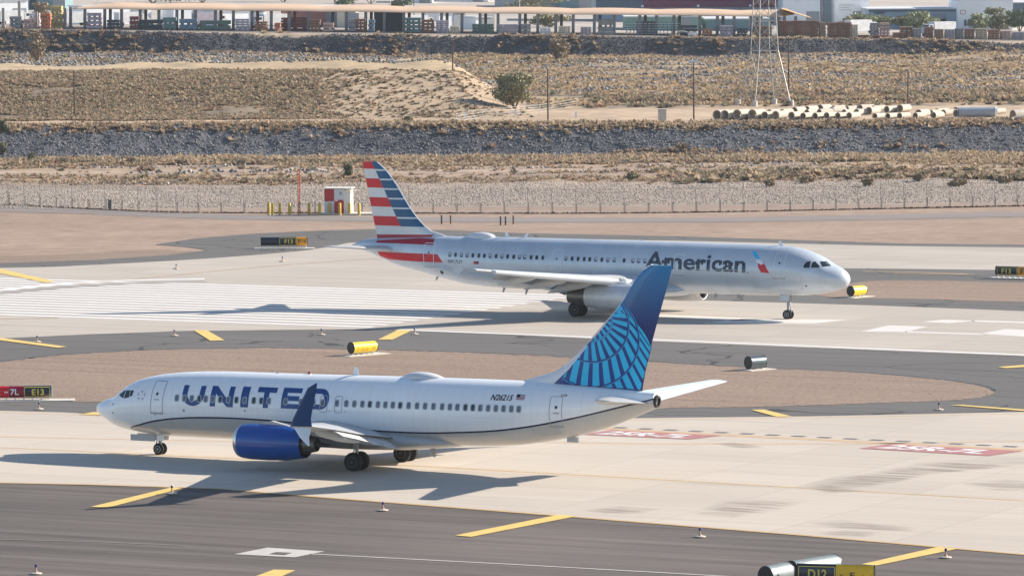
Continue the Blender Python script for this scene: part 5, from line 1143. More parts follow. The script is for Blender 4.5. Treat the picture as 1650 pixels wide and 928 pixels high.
tree_px(829, 176, 84, 62, 'olive', 'large rounded olive-green desert shrub at the right foot of the mound', 1, 'desert_shrub', n=5200, leaf=.24, cat='shrub', low=.02, lumps=14)
tree_px(60, 101, 46, 50, 'dry', 'sparse dry tree at the upper left below the storage yard', 2, 'desert_tree', n=2400, leaf=.26)
tree_px(897, 96, 46, 38, 'dry', 'brownish bush on the upper bank, above and right of the large olive shrub', 3, 'desert_shrub', n=2000, leaf=.26, cat='shrub', low=.02)
for i, (a, b_, w_, h_, kd, d) in enumerate(((562, 283, 18, 17, 'green', 'small green bush beside the shelter and the red mast, on the scrub flat'), (1018, 290, 22, 12, 'olive', 'low olive bush above the middle of the silver fuselage'), (1098, 248, 26, 18, 'dry', 'dry bush at the foot of the grey bank, right of the silver airliner tail'), (52, 262, 14, 16, 'olive', 'dark bush at the far left on the scrub flat'), (658, 196, 20, 9, 'olive', 'low bush inside the short wire fence on the bench'), (4, 250, 16, 22, 'olive', 'bush cut off by the left edge, at the foot of the grey bank'), (2, 213, 22, 20, 'green', 'green bush at the left edge on the grey bank'))):
    tree_px(a, b_, w_, h_, kd, d, 20+i, 'desert_shrub', n=900, leaf=.2, cat='shrub', low=.0, lumps=7)
for i, (a, b_, w_, h_) in enumerate(((1545, 300, 34, 13), (1400, 300, 26, 12), (1300, 296, 30, 12), (1238, 300, 22, 9), (1170, 290, 30, 11), (1480, 292, 22, 11), (1620, 296, 28, 12))):
    tree_px(a, b_, w_, h_, 'dry', ('straw-brown bush, largest of the row behind the fence at the right', 'dry bush between the fence and the bank, left of the largest one', 'dry bush above the cockpit of the silver airliner', 'small dry bush above the nose door of the silver airliner', 'dry bush at the left end of the row on the right-hand flat', 'small straw bush right of the middle of the row on the flat', 'dry bush nearest the right edge on the flat')[i], 60+i, 'dry_bush', n=900, leaf=.22, cat='shrub', low=.0, group='dry bushes beyond the fence', lumps=8)
# ------------------------------------------------------------------ poles and pylon
pm = [mat('weathered_wood', (.10, .065, .055), .9, var=.15), mat('galvanised', (.55, .56, .56), .5, .3, var=.1), M['dome_white']]
for a, b0, b1, lamp, d in ((120, 187, 114, 0, 'leftmost, in front of the long mound'), (729.5, 115, 62, 0, 'standing behind the crest of the mound'), (883, 196, 111, 0, 'right of the large olive shrub'), (1118, 197, 100, 1, 'with a white lamp head, left of the lattice pylon'), (217.5, 97, 52, 0, 'on the rubble slope below the storage yard, upper left'), (1271, 158, 60, 0, 'just right of the lattice pylon'), (1463, 178, 113, 0, 'rightmost, behind the row of concrete pipes')):
    x, y, z = T((a, b0)); h = (b0-b1)/(FPX/y); o = empty('utility_pole', (x, y, z), 0, 'thin dark utility pole, '+d, 'pole', 'utility poles along the river bank')
    b = MB(); b.tube((0, 0, -.3), (0, 0, h), .12, .08, 8); b.build('shaft', pm[0], o)
    b = MB()
    if lamp: b.box((0, -.1, h+.05), (1.3, .5, .28)); b.build('lamp_head', pm[2], o)
    else: b.box((0, 0, h-.25), (.5, .1, .1)); b.tube((0, 0, h), (0, 0, h+.2), .05, n=6); b.build('insulator', pm[1], o)
x, y, z = T((1232, 170)); y0 = y; s = FPX/y; py_ = empty('lattice_pylon', (x, y, z), R(22), 'tall galvanised lattice pylon with four splayed legs, rising out of the top of the photo', 'pylon')
b = MB(); hw = 3.0; H1 = 8.2; w1 = 1.55; H2 = 24; w2 = .9
def pt(sx, sy, h): w_ = hw+(w1-hw)*h/H1 if h < H1 else w1+(w2-w1)*(h-H1)/(H2-H1); return (sx*w_, sy*w_, h)
cn = [(-1, -1), (1, -1), (1, 1), (-1, 1)]
for c_ in cn: b.tube(pt(*c_, 0), pt(*c_, H1), .085, .08, 5); b.tube(pt(*c_, H1), pt(*c_, H2), .075, .06, 5)
lv = [0, 4.2, H1, 10.4, 12.6, 14.8, 17, 19.2, 21.6, H2]
for h0, h1 in zip(lv, lv[1:]):
    for i in range(4):
        a_1, b_1 = cn[i], cn[(i+1) % 4]; b.tube(pt(*a_1, h0), pt(*b_1, h1), .038, n=4); b.tube(pt(*b_1, h0), pt(*a_1, h1), .038, n=4)
        if h1 in (4.2, H1, 12.6, 17): b.tube(pt(*a_1, h1), pt(*b_1, h1), .06, n=4)
b.build('lattice_frame', mat('pylon_steel', (.38, .39, .38), .5, .4, var=.1), py_)
for k in (18.5, 22):
    b = MB(); b.tube((-5, 0, k), (5, 0, k), .12, n=5); b.tube((-5, 0, k), (0, 0, k+1.6), .06, n=4); b.tube((5, 0, k), (0, 0, k+1.6), .06, n=4); b.build('cross_arm', pm[1], py_)
for c_ in cn: q = pt(*c_, 0); b = MB(); b.lathe((q[0], q[1], -.6), (0, 0, 1), [(0, .42), (1.35, .42), (1.4, .38)], 14); b.build('footing', SG['pad'], py_)
# ------------------------------------------------------------------ concrete pipes
pc = mat('pipe_concrete', (.52, .46, .385), .85, var=.12, scale=1.2); pcd = mat('grey_pipe', (.33, .36, .42), .6, var=.08)
def pipe(x, y, z, r, L_, az, label, m=pc, group='concrete pipe sections stored on the bench'):
    k = 28; b = MB(); rs = []
    for u, rr in ((0, r), (L_, r), (L_, r*.84), (0, r*.84), (0, r)): rs.append([(u, rr*math.cos(2*math.pi*j/k), r+rr*math.sin(2*math.pi*j/k)) for j in range(k)])
    b.loft(rs, 0, (False, False)); o = b.build('concrete_pipe', m, smooth=True); o.location = (x, y, z); o.rotation_euler = (0, 0, az); tag(o, label, 'pipe', group); return o
pl = [(1158, 198.5, 8.2), (1171, 198.8, 8.0), (1191, 199, 8.4), (1216, 199, 8.2), (1236, 199.2, 6.6), (1254, 199.5, 7), (1280, 200, 6.2), (1299, 200.2, 5.4), (1318, 200.3, 5.4), (1337, 200.5, 5.4), (1355.5, 200.6, 5.2), (1374, 200.8, 5.4), (1417, 201, 4.8), (1438, 201, 4.8), (1460, 201, 4.8), (1484, 201, 4.8), (1514, 201.5, 5.2)]
names = ['first', 'second', 'third', 'fourth', 'fifth', 'sixth', 'seventh', 'eighth', 'ninth', 'tenth', 'eleventh', 'twelfth', 'thirteenth', 'fourteenth', 'fifteenth', 'sixteenth', 'seventeenth']
for i, (a, b_, r_p) in enumerate(pl):
    x, y, z = T((a, 196.5)); y = max(y, 741); s = FPX/y; z = float(height(np.array(x), np.array(y)))
    pipe(x, y, z+.05, r_p/s, 2.6 if i > 4 else 3.0, R(58), '%s %s concrete pipe ring from the left in the front row' % (names[i], 'large' if i < 4 else 'smaller'))
k = 0
for row, (a0, a1, yy, n_) in enumerate(((1240, 1400, 186, 9), (1300, 1450, 181, 8), (1480, 1560, 188, 5), (1510, 1600, 184.5, 4))):
    for i in range(n_):
        a = a0+(a1-a0)*i/(n_-1); x, y, z = T((a, yy+1.2*math.sin(i*2.1+row))); k += 1
        pipe(x, y, z, .42+.06*((i*7+row) % 3), 2.6, R(50+8*math.sin(i+row)), 'pale pipe, %s from the left of the %s' % (names[i], ('row right behind the front rings', 'rearmost row', 'short row left of the grey pipe', 'row behind the grey pipe')[row]), group='pale pipes lying behind the front row')
x, y, z = T((1548, 196)); y = max(y, 744); s = FPX/y; o = pipe((1546-825)/s, y, z, 8.2/s, 62/s, R(4), 'long blue-grey pipe lying flat with a white end ring, at the right', pcd, None)
b = MB(); b.lathe((62/s-.3, 0, 8.2/s), (1, 0, 0), [(0, 8.6/s), (.35, 8.6/s), (.35, 6/s)], 24); b.build('end_ring', M['white_paint'], o, smooth=True)
x, y, z = T((1622, 196)); pipe((1620-825)/s, y, z, 9/s, 2.2, R(30), 'large concrete pipe ring at the right edge, next to the grey pipe')
x, y, z = T((1067, 197)); s = FPX/y; b = MB(); b.box((0, 0, 10/s), (13/s, 1.2, 20/s)); b.box((0, 0, 20.6/s), (14/s, 1.35, .15)); o = b.build('concrete_box', SG['pad']); o.location = (x, y, z); tag(o, 'upright concrete vault box on the bench, left of the lamp pole', 'box')
b = MB()
# short wire fence on the bench with white marker posts
q = [(735, 197, 12), (778, 190, 10), (824, 186, 10), (870, 182, 10), (930, 172, 8)]; fr = empty('wire_fence', T((735, 197)), 0, 'short pale wire fence at the right foot of the mound, curving behind the utility pole', 'fence'); o0 = Vector(T((735, 197))); pp = [Vector(T((a, b_)))-o0 for a, b_, _ in q]
for i, p_ in enumerate(pp):
    m2 = MB(); m2.tube((p_.x, p_.y, p_.z-.2), (p_.x, p_.y, p_.z+1.3), .05, n=6); m2.build('post', pm[1], fr)
for p_, q_ in zip(pp, pp[1:]):
    for h_ in (.1, .45, .8, 1.15): b.tube((p_.x, p_.y, p_.z+h_), (q_.x, q_.y, q_.z+h_), .022, n=4, caps=(False, False))
b.build('wires', pm[1], fr)
for i, (a, b_) in enumerate(((750, 192), (831, 186), (943, 126), (1164-236+0, 190))):
    x, y, z = T((a, b_)); s = FPX/y; b = MB(); b.box((0, 0, .4), (.32, .12, .8)); b.box((0, 0, .83), (.36, .16, .06)); o = b.build('white_marker', M['white_paint']); o.location = (x, y, z); tag(o, 'small white marker post, '+('at the left end of the wire fence', 'below the large olive shrub', 'on the grassy bench above the silver airliner dome', 'right of the dark pole on the bench')[i], 'marker', 'white markers on the bench')
# ------------------------------------------------------------------ storage yard on the upper terrace
YB = 1092.0; YS = FPX/YB
def yx(px, Y=YB): return (px-825)/FPX*Y
colm = mat('column_concrete', (.30, .30, .31), .8, var=.15, scale=.8); canv = mat('peach_canvas', (.64, .45, .31), .8, var=.05, scale=.15)
ZE = ZU+4.55
shade = empty('shade_structure', (yx(120), YB, ZU), 0, 'very long open shade structure with a peach canvas roof on concrete columns', 'canopy')
xo = yx(120); x_l, x_r = 0, yx(1262)-xo; b = MB(); n = 150; rows_ = []
depth_ = 17.0
for i in range(n+1):
    t = i/n; X_ = x_l+(x_r-x_l)*t; wv = .26*abs(math.sin(math.pi*t*8.5))**.8; end = min(1, (X_-x_l)/9)*1
    pk = .95*end+wv*.9; rows_.append([(X_, -1.2, 4.10+wv*.3), (X_, 2.5, 4.2+pk*.55), (X_, 6.5, 4.25+pk), (X_, 12, 4.2+pk*.6), (X_, depth_, 4.1)])
b.add([p for rw in rows_ for p in rw], [(i*5+j, (i+1)*5+j, (i+1)*5+j+1, i*5+j+1) for i in range(n) for j in range(4)])
rf = b.build('roof', canv, shade, smooth=True, recalc=False); sd_ = rf.modifiers.new('thickness', 'SOLIDIFY'); sd_.thickness = .06
b = MB(); e0 = yx(1250)-xo; b.add([(e0, -1.2, 4.0), (yx(1284)-xo, 3, 4.6), (yx(1272)-xo, 7, 5.7), (e0+1.5, 6.5, 5.5)], [(0, 1, 2, 3)]); b.add([(yx(1262)-xo, 0, 5.7), (yx(1310)-xo, -1.5, 3.9), (yx(1308)-xo, 9, 4.1), (yx(1264)-xo, 8, 5.8)], [(0, 1, 2, 3)]); o = b.build('end_canopy', mat('amber_canvas', (.66, .40, .18), .8, var=.05), shade, recalc=False); sd_ = o.modifiers.new('thickness', 'SOLIDIFY'); sd_.thickness = .08
cx = [108, 140, 172, 199, 229, 259, 288, 318, 350, 379, 409, 440, 469, 500, 530, 561, 592, 622, 653, 684, 714, 747, 776, 805, 840, 869, 898, 926, 960, 992, 1033, 1060, 1088, 1130, 1158, 1185, 1213, 1228, 1257, 1284]
for i, c_ in enumerate(cx):
    for rw, yy in enumerate((0.2, 14)):
        if rw and i % 2: continue
        b = MB(); w_ = .62; b.box((yx(c_+rw*9, YB+yy)-xo, yy, 2.1), (w_, w_, 4.2)); b.box((yx(c_+rw*9, YB+yy)-xo, yy, .15), (w_+.3, w_+.3, .3)); b.build('column', colm, shade)
for i, c_ in enumerate((9, 35, 62)):
    b = MB(); h_ = (4.1, 5.6, 3.4)[i]; b.box((0, 0, h_/2), (.6, .6, h_)); b.box((0, 0, .15), (.9, .9, .3)); o = b.build('freestanding_column', pc); o.location = (yx(c_), YB, ZU); tag(o, 'freestanding pale column at the far left of the yard, '+('leftmost and medium height', 'the tallest of three', 'short one nearest the canopy')[i], 'column', 'columns without a roof at the left of the yard')
SM = {k: mat('yard_'+k, c_, .75, var=.15, scale=.8) for k, c_ in dict(brown=(.24, .11, .07), wood=(.34, .22, .14), pink=(.60, .40, .34), green=(.09, .17, .15), blue=(.14, .24, .33), navy=(.03, .045, .07), white=(.80, .80, .80), lilac=(.42, .37, .44), orange=(.55, .16, .06), grey=(.28, .29, .30), tan=(.50, .40, .28), yellow=(.62, .48, .16), maroon=(.20, .05, .055), teal=(.12, .22, .22), cream=(.68, .60, .46), rust=(.33, .13, .07)).items()}
def stack(px0, px1, top, c_, c2, layers, label, Y=YB-3, base=57.5, gap=.25, name='pallet_stack', cat='stack', group='stacked goods in the storage yard', dep=3.2, cols=1):
    x0, x1 = yx(px0, Y), yx(px1, Y); H_ = max(.6, (base-top)/(FPX/Y)); r = empty(name, ((x0+x1)/2, Y, ZU), random.uniform(-.04, .04), label, cat, group); w_ = (x1-x0); lh = H_/layers
    for m_, part, f in ((c_, 'bundle', 1-gap), (c2, 'spacer', gap)):
        b = MB()
        for l in range(layers):
            for q in range(cols):
                cw = w_/cols; jx = random.uniform(-.06, .06); cx_ = -w_/2+cw*(q+.5)
                if part == 'bundle': b.box((cx_+jx, jx, lh*(l+gap+f/2)), (cw*.96, dep*random.uniform(.92, 1), lh*f*.97))
                else:
                    for s_ in (-.35, 0, .35): b.box((cx_+jx+s_*cw, jx, lh*(l+gap/2)), (cw*.12, dep*.9, lh*gap*.98))
        b.build(part, SM[m_], r)
    return r
ST = [(1256, 1322, 31, 'brown', 'rust', 12, 'tall broad stack of dark brown planks right of the pylon', {}), (1322, 1332, 33, 'wood', 'pink', 9, 'narrow lighter timber stack beside the tall brown one', {}), (1335, 1374, 33, 'brown', 'wood', 11, 'brown plank stack, second from the pylon', {}), (1374, 1384, 36, 'cream', 'brown', 8, 'bright end-on timber stack left of the pale crate', {}),
 (1404, 1418, 33, 'grey', 'brown', 5, 'grey shaded crate next to the pink one', {}), (1419, 1435, 33, 'pink', 'grey', 5, 'pale pink crate standing upright among the stacks', {}), (1384, 1402, 54, 'rust', 'wood', 3, 'low rust-brown pile left of the crates', {}), (1402, 1440, 55, 'maroon', 'pink', 3, 'low dark pile under the pink crate', dict(Y=YB-6)),
 (1440, 1472, 48, 'brown', 'cream', 4, 'low wide stack of brown boards right of the pink crate', {}), (1452, 1474, 39, 'wood', 'brown', 5, 'board stack with an overhanging top, behind the low wide one', dict(Y=YB)), (1472, 1486, 41, 'grey', 'wood', 6, 'grey block stack between two brown ones', {}), (1491, 1506, 39, 'brown', 'pink', 8, 'brown square stack left of the loose pallets', {}), (1508, 1522, 42, 'wood', 'orange', 7, 'stack of loose orange-brown pallets', {}), (1524, 1540, 42, 'lilac', 'wood', 6, 'lilac-grey shaded pallet stack', {}), (1541, 1554, 40, 'grey', 'brown', 7, 'grey pallet stack at the right', {}), (1556, 1572, 41, 'brown', 'cream', 6, 'brown pallet stack before the bright broken one', {}), (1574, 1592, 40, 'tan', 'yellow', 6, 'bright broken pallet stack at the right', {}), (1594, 1612, 42, 'rust', 'cream', 6, 'rusty pallet stack near the right edge', {}), (1614, 1630, 43, 'pink', 'brown', 5, 'pinkish pallet stack, second from the right edge', {}), (1632, 1662, 45, 'lilac', 'brown', 5, 'dim stack cut off by the right edge', {}),
 (70, 86, 33, 'orange', 'maroon', 4, 'bright orange crate stack left of the canopy', {}), (86, 105, 22, 'yellow', 'cream', 6, 'tall yellow and peach stack left of the first canopy column', dict(Y=YB+4)), (20, 40, 38, 'grey', 'green', 3, 'greyish pile of goods at the far left', {}), (42, 60, 42, 'pink', 'brown', 3, 'pink low pile at the far left of the yard', {}), (51, 68, 34, 'white', 'pink', 4, 'white bagged goods left of the orange stack', dict(Y=YB+5)),
 (144, 168, 31, 'lilac', 'brown', 4, 'lilac-brown stack under the first canopy bay', {}), (176, 196, 42, 'navy', 'grey', 3, 'dark low goods under the second bay', {}), (213, 228, 36, 'maroon', 'grey', 3, 'maroon crates under the canopy', {}), (229, 266, 41, 'navy', 'teal', 2, 'long dark tarpaulin-covered load under the canopy', {}), (266, 288, 37, 'teal', 'grey', 2, 'teal-grey covered load under the canopy', {}), (292, 322, 39, 'blue', 'teal', 2, 'light blue container-like load under the canopy', {}), (324, 376, 41, 'green', 'teal', 2, 'long sage-green covered load under the canopy', {}),
 (382, 406, 38, 'lilac', 'white', 5, 'pale lilac timber bundles under the canopy', {}), (414, 434, 42, 'rust', 'cream', 4, 'rusty red goods with cream sacks', {}), (446, 456, 44, 'orange', 'white', 3, 'small orange and white pile', {}), (456, 500, 36, 'maroon', 'brown', 5, 'dark maroon racking in the shade', dict(Y=YB+2)), (503, 520, 38, 'brown', 'tan', 4, 'brown goods behind the eleventh column', {}), (524, 541, 43, 'pink', 'rust', 3, 'rounded pink load beside a column', {}), (565, 575, 36, 'grey', 'navy', 3, 'grey crate beside the dark container', {}), (575, 593, 36, 'brown', 'navy', 4, 'brown crate pair left of the dark container', {}), (597, 607, 37, 'blue', 'navy', 3, 'blue crate left of the dark container', {}),
 (656, 682, 33, 'teal', 'navy', 4, 'dark teal goods right of the container', {}), (682, 703, 36, 'brown', 'navy', 4, 'dim brown goods in the middle bay', {}), (705, 726, 37, 'lilac', 'white', 6, 'pale blue-white layered boards in the middle of the canopy', {}), (728, 744, 46, 'cream', 'orange', 3, 'cream low pile right of the layered boards', {}), (764, 798, 42, 'green', 'teal', 3, 'teal-green crates in three layers', dict(cols=6)), (804, 838, 42, 'lilac', 'grey', 3, 'lilac pallets in three layers', dict(cols=7)), (842, 858, 41, 'grey', 'tan', 3, 'grey upright goods right of the lilac pallets', dict(cols=5)), (872, 890, 47, 'white', 'rust', 3, 'low white and rust pile', {}), (902, 922, 44, 'cream', 'maroon', 4, 'cream and maroon loose stock', {}), (938, 955, 45, 'lilac', 'maroon', 4, 'lilac loose stock in the right bays', {}), (968, 990, 34, 'white', 'grey', 2, 'large white box under the canopy', dict(Y=YB+6)), (964, 992, 52, 'grey', 'lilac', 2, 'low grey goods before the white box', {}),
 (1098, 1126, 40, 'navy', 'grey', 3, 'dark crates in the right bays', {}), (1094, 1106, 48, 'cream', 'tan', 2, 'small cream machine-sized crate', {}), (1110, 1127, 52, 'white', 'white', 1, 'white slab leaning low under the canopy', dict(Y=YB-5)), (1134, 1150, 46, 'rust', 'navy', 3, 'rust pile beside a loader', {}), (1162, 1184, 40, 'lilac', 'maroon', 4, 'lilac and maroon crate block', {}), (1190, 1206, 44, 'navy', 'tan', 3, 'dark crate near the pylon', {}), (1216, 1246, 40, 'brown', 'grey', 6, 'brown board stack seen through the pylon', {})]
for a, c_, t_, m1, m2, ly, lb, kw in ST: stack(a, c_, t_, m1, m2, ly, lb, **kw)
def container(px0, px1, top, m_, label, Y=YB+2, dep=2.6):
    x0, x1 = yx(px0, Y), yx(px1, Y); H_ = (57.5-top)/(FPX/Y); r = empty('shipping_container', ((x0+x1)/2, Y, ZU), 0, label, 'container'); b = MB(); w_ = x1-x0; n_ = int(w_/.5)
    b.box((0, 0, H_/2), (w_, dep, H_-.1))
    for i in range(n_): b.box((-w_/2+.25+i*(w_-.4)/max(n_-1, 1), -dep/2-.03, H_/2), (.18, .07, H_-.3))
    b.build('body', SM[m_], r); b = MB()
    for z_ in (.08, H_-.06): b.box((0, 0, z_), (w_+.08, dep+.14, .14))
    b.build('frame', SM['grey'], r); return r
container(606, 651, 25, 'navy', 'large dark navy container in the middle of the canopy'); container(1036-8, 1058, 36, 'grey', 'grey rack container among the right columns', YB+5)
# upright rack posts (right bays)
r = empty('storage_rack', (yx(1030, YB-2), YB-2, ZU), 0, 'black and white upright storage racks between the right-hand canopy columns', 'rack')
b = MB(); b2 = MB()
for i in range(15): 
    X_ = yx(1012+i*6.0)-yx(1030); b.box((X_, (i % 3)*.6, 1.35), (.12, .12, 2.7)); 
    for k in range(5): b2.box((X_+.06, (i % 3)*.6, .35+k*.5), (.5, .5, .10))
b.build('uprights', SM['navy'], r); b2.build('rungs', SM['white'], r)
# parked trucks and light poles and bright sheds seen under and behind the canopy
def truck(px, Y, m1, label, s=1.0, flip=1, box=True):
    r = empty('parked_truck', (yx(px, Y), Y, ZU), R(32) if flip > 0 else R(212), label, 'truck', 'trucks parked behind the yard'); b = MB()
    b.box((0, 0, 1.15*s+.7), (5.6*s, 2.3, 2.3*s)) if box else b.box((0, 0, .95), (5.6*s, 2.3, .3)); b.build('cargo_box', SM[m1], r)
    b = MB(); pf = [(3.0, .6), (4.9, .6), (4.9, 1.5), (4.4, 1.7), (4.0, 2.5), (3.0, 2.6)]; b.loft([[(x_, y_, z_) for x_, z_ in pf] for y_ in (-1.1, 1.1)]); cb = b.build('cab', SM['white'], r); b = MB(); b.box((4.24, 0, 2.08), (.06, 1.8, .6)); b.box((3.6, 0, 2.1), (.6, 2.24, .5)); b.build('window', M['glass'], cb)
    for x_ in (-2, 3.9):
        for y_ in (-1, 1): b = MB(); b.lathe((x_, y_*1.05-.15, .5), (0, 1, 0), [(0, .3), (.03, .48), (.27, .48), (.3, .3)], 16); b.build('wheel', M['tyre'], r, smooth=True)
    return r
for a, Y_, m1, fl_, lb in ((20, 1122, 'white', 1, 'white box truck at the far left behind the yard'), (125, 1118, 'white', -1, 'white box truck just right of the first canopy column'), (210, 1120, 'white', 1, 'white truck seen under the fourth canopy bay'), (335, 1118, 'lilac', 1, 'lilac-white truck behind the sage-green load'), (443, 1118, 'white', -1, 'white truck beside the rusty goods'), (670, 1120, 'white', 1, 'white truck in the middle, partly behind goods'), (1385, 1125, 'white', 1, 'white truck behind the crates at the right'), (1520, 1115, 'white', -1, 'white truck behind the pallet stacks at the right')):
    truck(a, Y_, m1, lb, flip=fl_)
def building(px0, px1, ytop, ybase_Y, m_, label, band=None, dep=25, wins=0, roof='flat', wy=None, extra=None, name='warehouse'):
    Y = ybase_Y; x0, x1 = yx(px0, Y), yx(px1, Y); zt = ZY(ytop, Y, (px0+px1)/2); H_ = max(2.5, zt-ZU); w_ = x1-x0
    if m_ == 'white' and Y < 1145: dep, w_ = 7, w_*.86
    r = empty(name, ((x0+x1)/2, Y+dep/2, ZU), R(30) if (m_ == 'white' and Y < 1145) else 0, label, 'building'); b = MB(); b.box((0, 0, H_/2), (w_, dep, H_))
    b.build('wall', BM[m_], r); b = MB()
    if roof == 'flat': b.box((0, 0, H_+.12), (w_+.5, dep+.5, .24))
    else: b.loft([[(-w_/2-.4, y_, H_), (w_/2+.4, y_, H_), (0, y_, H_+w_*.13)] for y_ in (-dep/2-.4, dep/2+.4)])
    b.build('roof', BM['roofw'] if m_ != 'maroon' else BM['maroon'], r)
    if band: h0, h1, mm_ = band; b = MB(); b.box((0, -dep/2-.12, (h0+h1)/2), (w_+.1, .24, h1-h0)); b.build('fascia_band', BM[mm_], r)
    for i in range(wins):
        X_ = -w_/2+w_*(i+.5)/wins; b = MB(); b.box((X_, -dep/2-.04, wy or 2.2), (min(2.2, w_/wins*.5), .08, 1.3)); w2_ = b.build('window', BM['winglass'], r)
    b = MB(); b.box((w_*.3, -dep/2-.05, 1.6), (3, .1, 3.2)); b.build('door', BM['door'], r)
    return r, w_, H_, dep
BM = {k: mat('building_'+k, c_, .7, var=.06, scale=.2) for k, c_ in dict(white=(.88, .89, .90), cream=(.62, .56, .46), grey=(.36, .40, .42), bluegrey=(.35, .43, .52), teal=(.15, .26, .28), maroon=(.20, .045, .09), slate=(.10, .15, .19), roofw=(.62, .63, .64), tan=(.45, .36, .27), red=(.40, .16, .13), door=(.30, .32, .34), winglass=(.08, .11, .14), green=(.22, .36, .30)).items()}
r, w_, H_, dp = building(963, 1262, -46, 1230, 'bluegrey', 'large store with a maroon upper wall above the right half of the canopy'); 
zb = ZY(7.5, 1230, 1120)-ZU; b = MB(); b.box((w_*.13, -dp/2-.2, (zb+H_)/2), (w_*.75, .4, H_-zb)); b.build('maroon_fascia', BM['maroon'], r); b = MB(); b.box((-w_*.375, -dp/2-.16, ZY(14, 1230, 1000)/2+2), (w_*.25, .3, H_-2)); b.build('slate_wing', BM['slate'], r)
b = MB()
for q in (-.25, .05, .33): b.box((w_*q, -dp/2-.45, zb+.35), (.6, .1, .5))
b.build('wall_light', BM['white'], r)
building(1264, 1324, -60, 1205, 'white', 'plain white tall building right of the maroon store', wins=0)
r, w_, H_, dp = building(1326, 1402, -55, 1215, 'white', 'white building with a dark pillar and faint wall lettering')
b = MB(); b.box((-w_/2+1.2, -dp/2-.5, H_/2), (2.0, 1.0, H_)); b.build('dark_pillar', BM['slate'], r)
vs, fs = text_polys('STOR IT'); 
def wall_text(root, txt, x0, x1, z0, z1, yy, m_):
    vs, fs = text_polys(txt, .01); me = bpy.data.meshes.new('lettering'); me.from_pydata([(x0+(x1-x0)*u, yy, z0+(z1-z0)*v) for u, v in vs], [], fs); me.materials.append(m_); o = bpy.data.objects.new('lettering', me); COL.objects.link(o); o.parent = root
b = MB()
for k, (a_2, w3) in enumerate(((0, .30), (1, .22), (2, .26))):
    b.box((-w_/2+4+w3*w_/2, -dp/2-.06, ZY(2.5+4*k, 1215)-ZU), (w3*w_, .08, .22))
b.build('faint_wall_lines', BM['roofw'], r)
r, w_, H_, dp = building(1402, 1545, 4.5, 1190, 'bluegrey', 'long blue-grey warehouse with an oval wall sign at the right', band=None, wins=0)
b = MB(); b.box((0, -dp/2-.1, ZY(10.5, 1190)-ZU), (w_, .2, .45)); b.build('trim_line', BM['slate'], r)
b = MB(); P_s = rrect(-w_/2+1.0, ZY(15.5, 1190)-ZU, -w_/2+3.6, ZY(8.8, 1190)-ZU, .5); b.loft([[(x_, y_, z_) for x_, z_ in P_s] for y_ in (-dp/2-.4, -dp/2-.2)]); b.build('oval_sign', BM['slate'], r)
for a_, c_ in ((1499, 1507), (1518, 1526)): b = MB(); x0, x1 = yx(a_, 1190), yx(c_, 1190); cxw = (yx(1402, 1190)+yx(1545, 1190))/2; b.box(((x0+x1)/2-cxw, -dp/2-.05, ZY(29, 1190)-ZU), (x1-x0, .1, 1.4)); b.build('window', BM['winglass'], r)
r, w_, H_, dp = building(1545, 1634, -30, 1186, 'white', 'tall white building at the upper right with narrow windows and a red outlined sign')
for a_ in (1556, 1565): cxw = (yx(1545, 1186)+yx(1634, 1186))/2; b = MB(); b.box((yx(a_+1.5, 1186)-cxw, -dp/2-.05, ZY(28.5, 1186)-ZU), (.5, .1, 1.4)); b.build('window', BM['winglass'], r)
b = MB(); v_r, f_r = ring_poly(yx(1549, 1186)-cxw, ZY(15, 1186)-ZU, yx(1558, 1186)-cxw, ZY(8, 1186)-ZU, .15, .12); b.add([(x_, -dp/2-.06, z_) for x_, z_ in v_r], f_r); b.build('red_outline_sign', BM['red'], r, recalc=False)
building(1634, 1760, -10, 1230, 'slate', 'dark blue building cut off by the right edge')
for a0, a1, yt, Y_, m_, lb, kw in ((-30, 60, 6, 1300, 'slate', 'low dark-roofed building at the upper left corner', {}), (62, 108, -3, 1290, 'teal', 'teal-grey shed behind the left end of the yard', {}), (-40, 45, 16, 1135, 'white', 'long white low shed at the far left behind the columns', {}), (108, 250, 22, 1135, 'white', 'white low warehouse seen beneath the left canopy bays', {}), (262, 330, 21, 1138, 'white', 'white low shed seen beneath the canopy, second from the left', {}), (326, 432, 26, 1132, 'white', 'long white shed with a lilac tint under the canopy', {}), (456, 560, 19, 1140, 'red', 'dusty red gabled barn seen beneath the canopy', {}), (546, 576, 20, 1130, 'cream', 'cream gabled shed beside the red barn', dict(roof='gable')), (690, 745, 24, 1134, 'white', 'white shed glimpsed right of the navy container', {}), (752, 785, 30, 1126, 'white', 'small white shed above the teal crates', {}), (0+380, 440, -2, 1500, 'white', 'distant white gabled building above the canopy on the left', dict(roof='gable')), (638, 700, -1, 1450, 'white', 'distant white building above the middle of the canopy', dict(wins=5)), (705, 790, -6, 1480, 'white', 'distant white office with a grid of windows above the canopy', dict(wins=9)), (800, 962, 2, 1400, 'grey', 'long grey distant warehouse left of the maroon store', {}), (905, 955, 1, 1380, 'teal', 'teal block in front of the long grey warehouse', {}), (480, 640, 3, 1500, 'bluegrey', 'long distant blue-grey roofed warehouse above the canopy', {}), (180, 330, -4, 1520, 'cream', 'distant cream building above the left canopy', {}), (1010, 1130, 24, 1138, 'green', 'pale green shed behind the right canopy bays', {}), (1140, 1240, 26, 1140, 'teal', 'low teal shed behind the pylon', {})):
    building(a0, a1, yt, Y_, m_, lb, **kw)
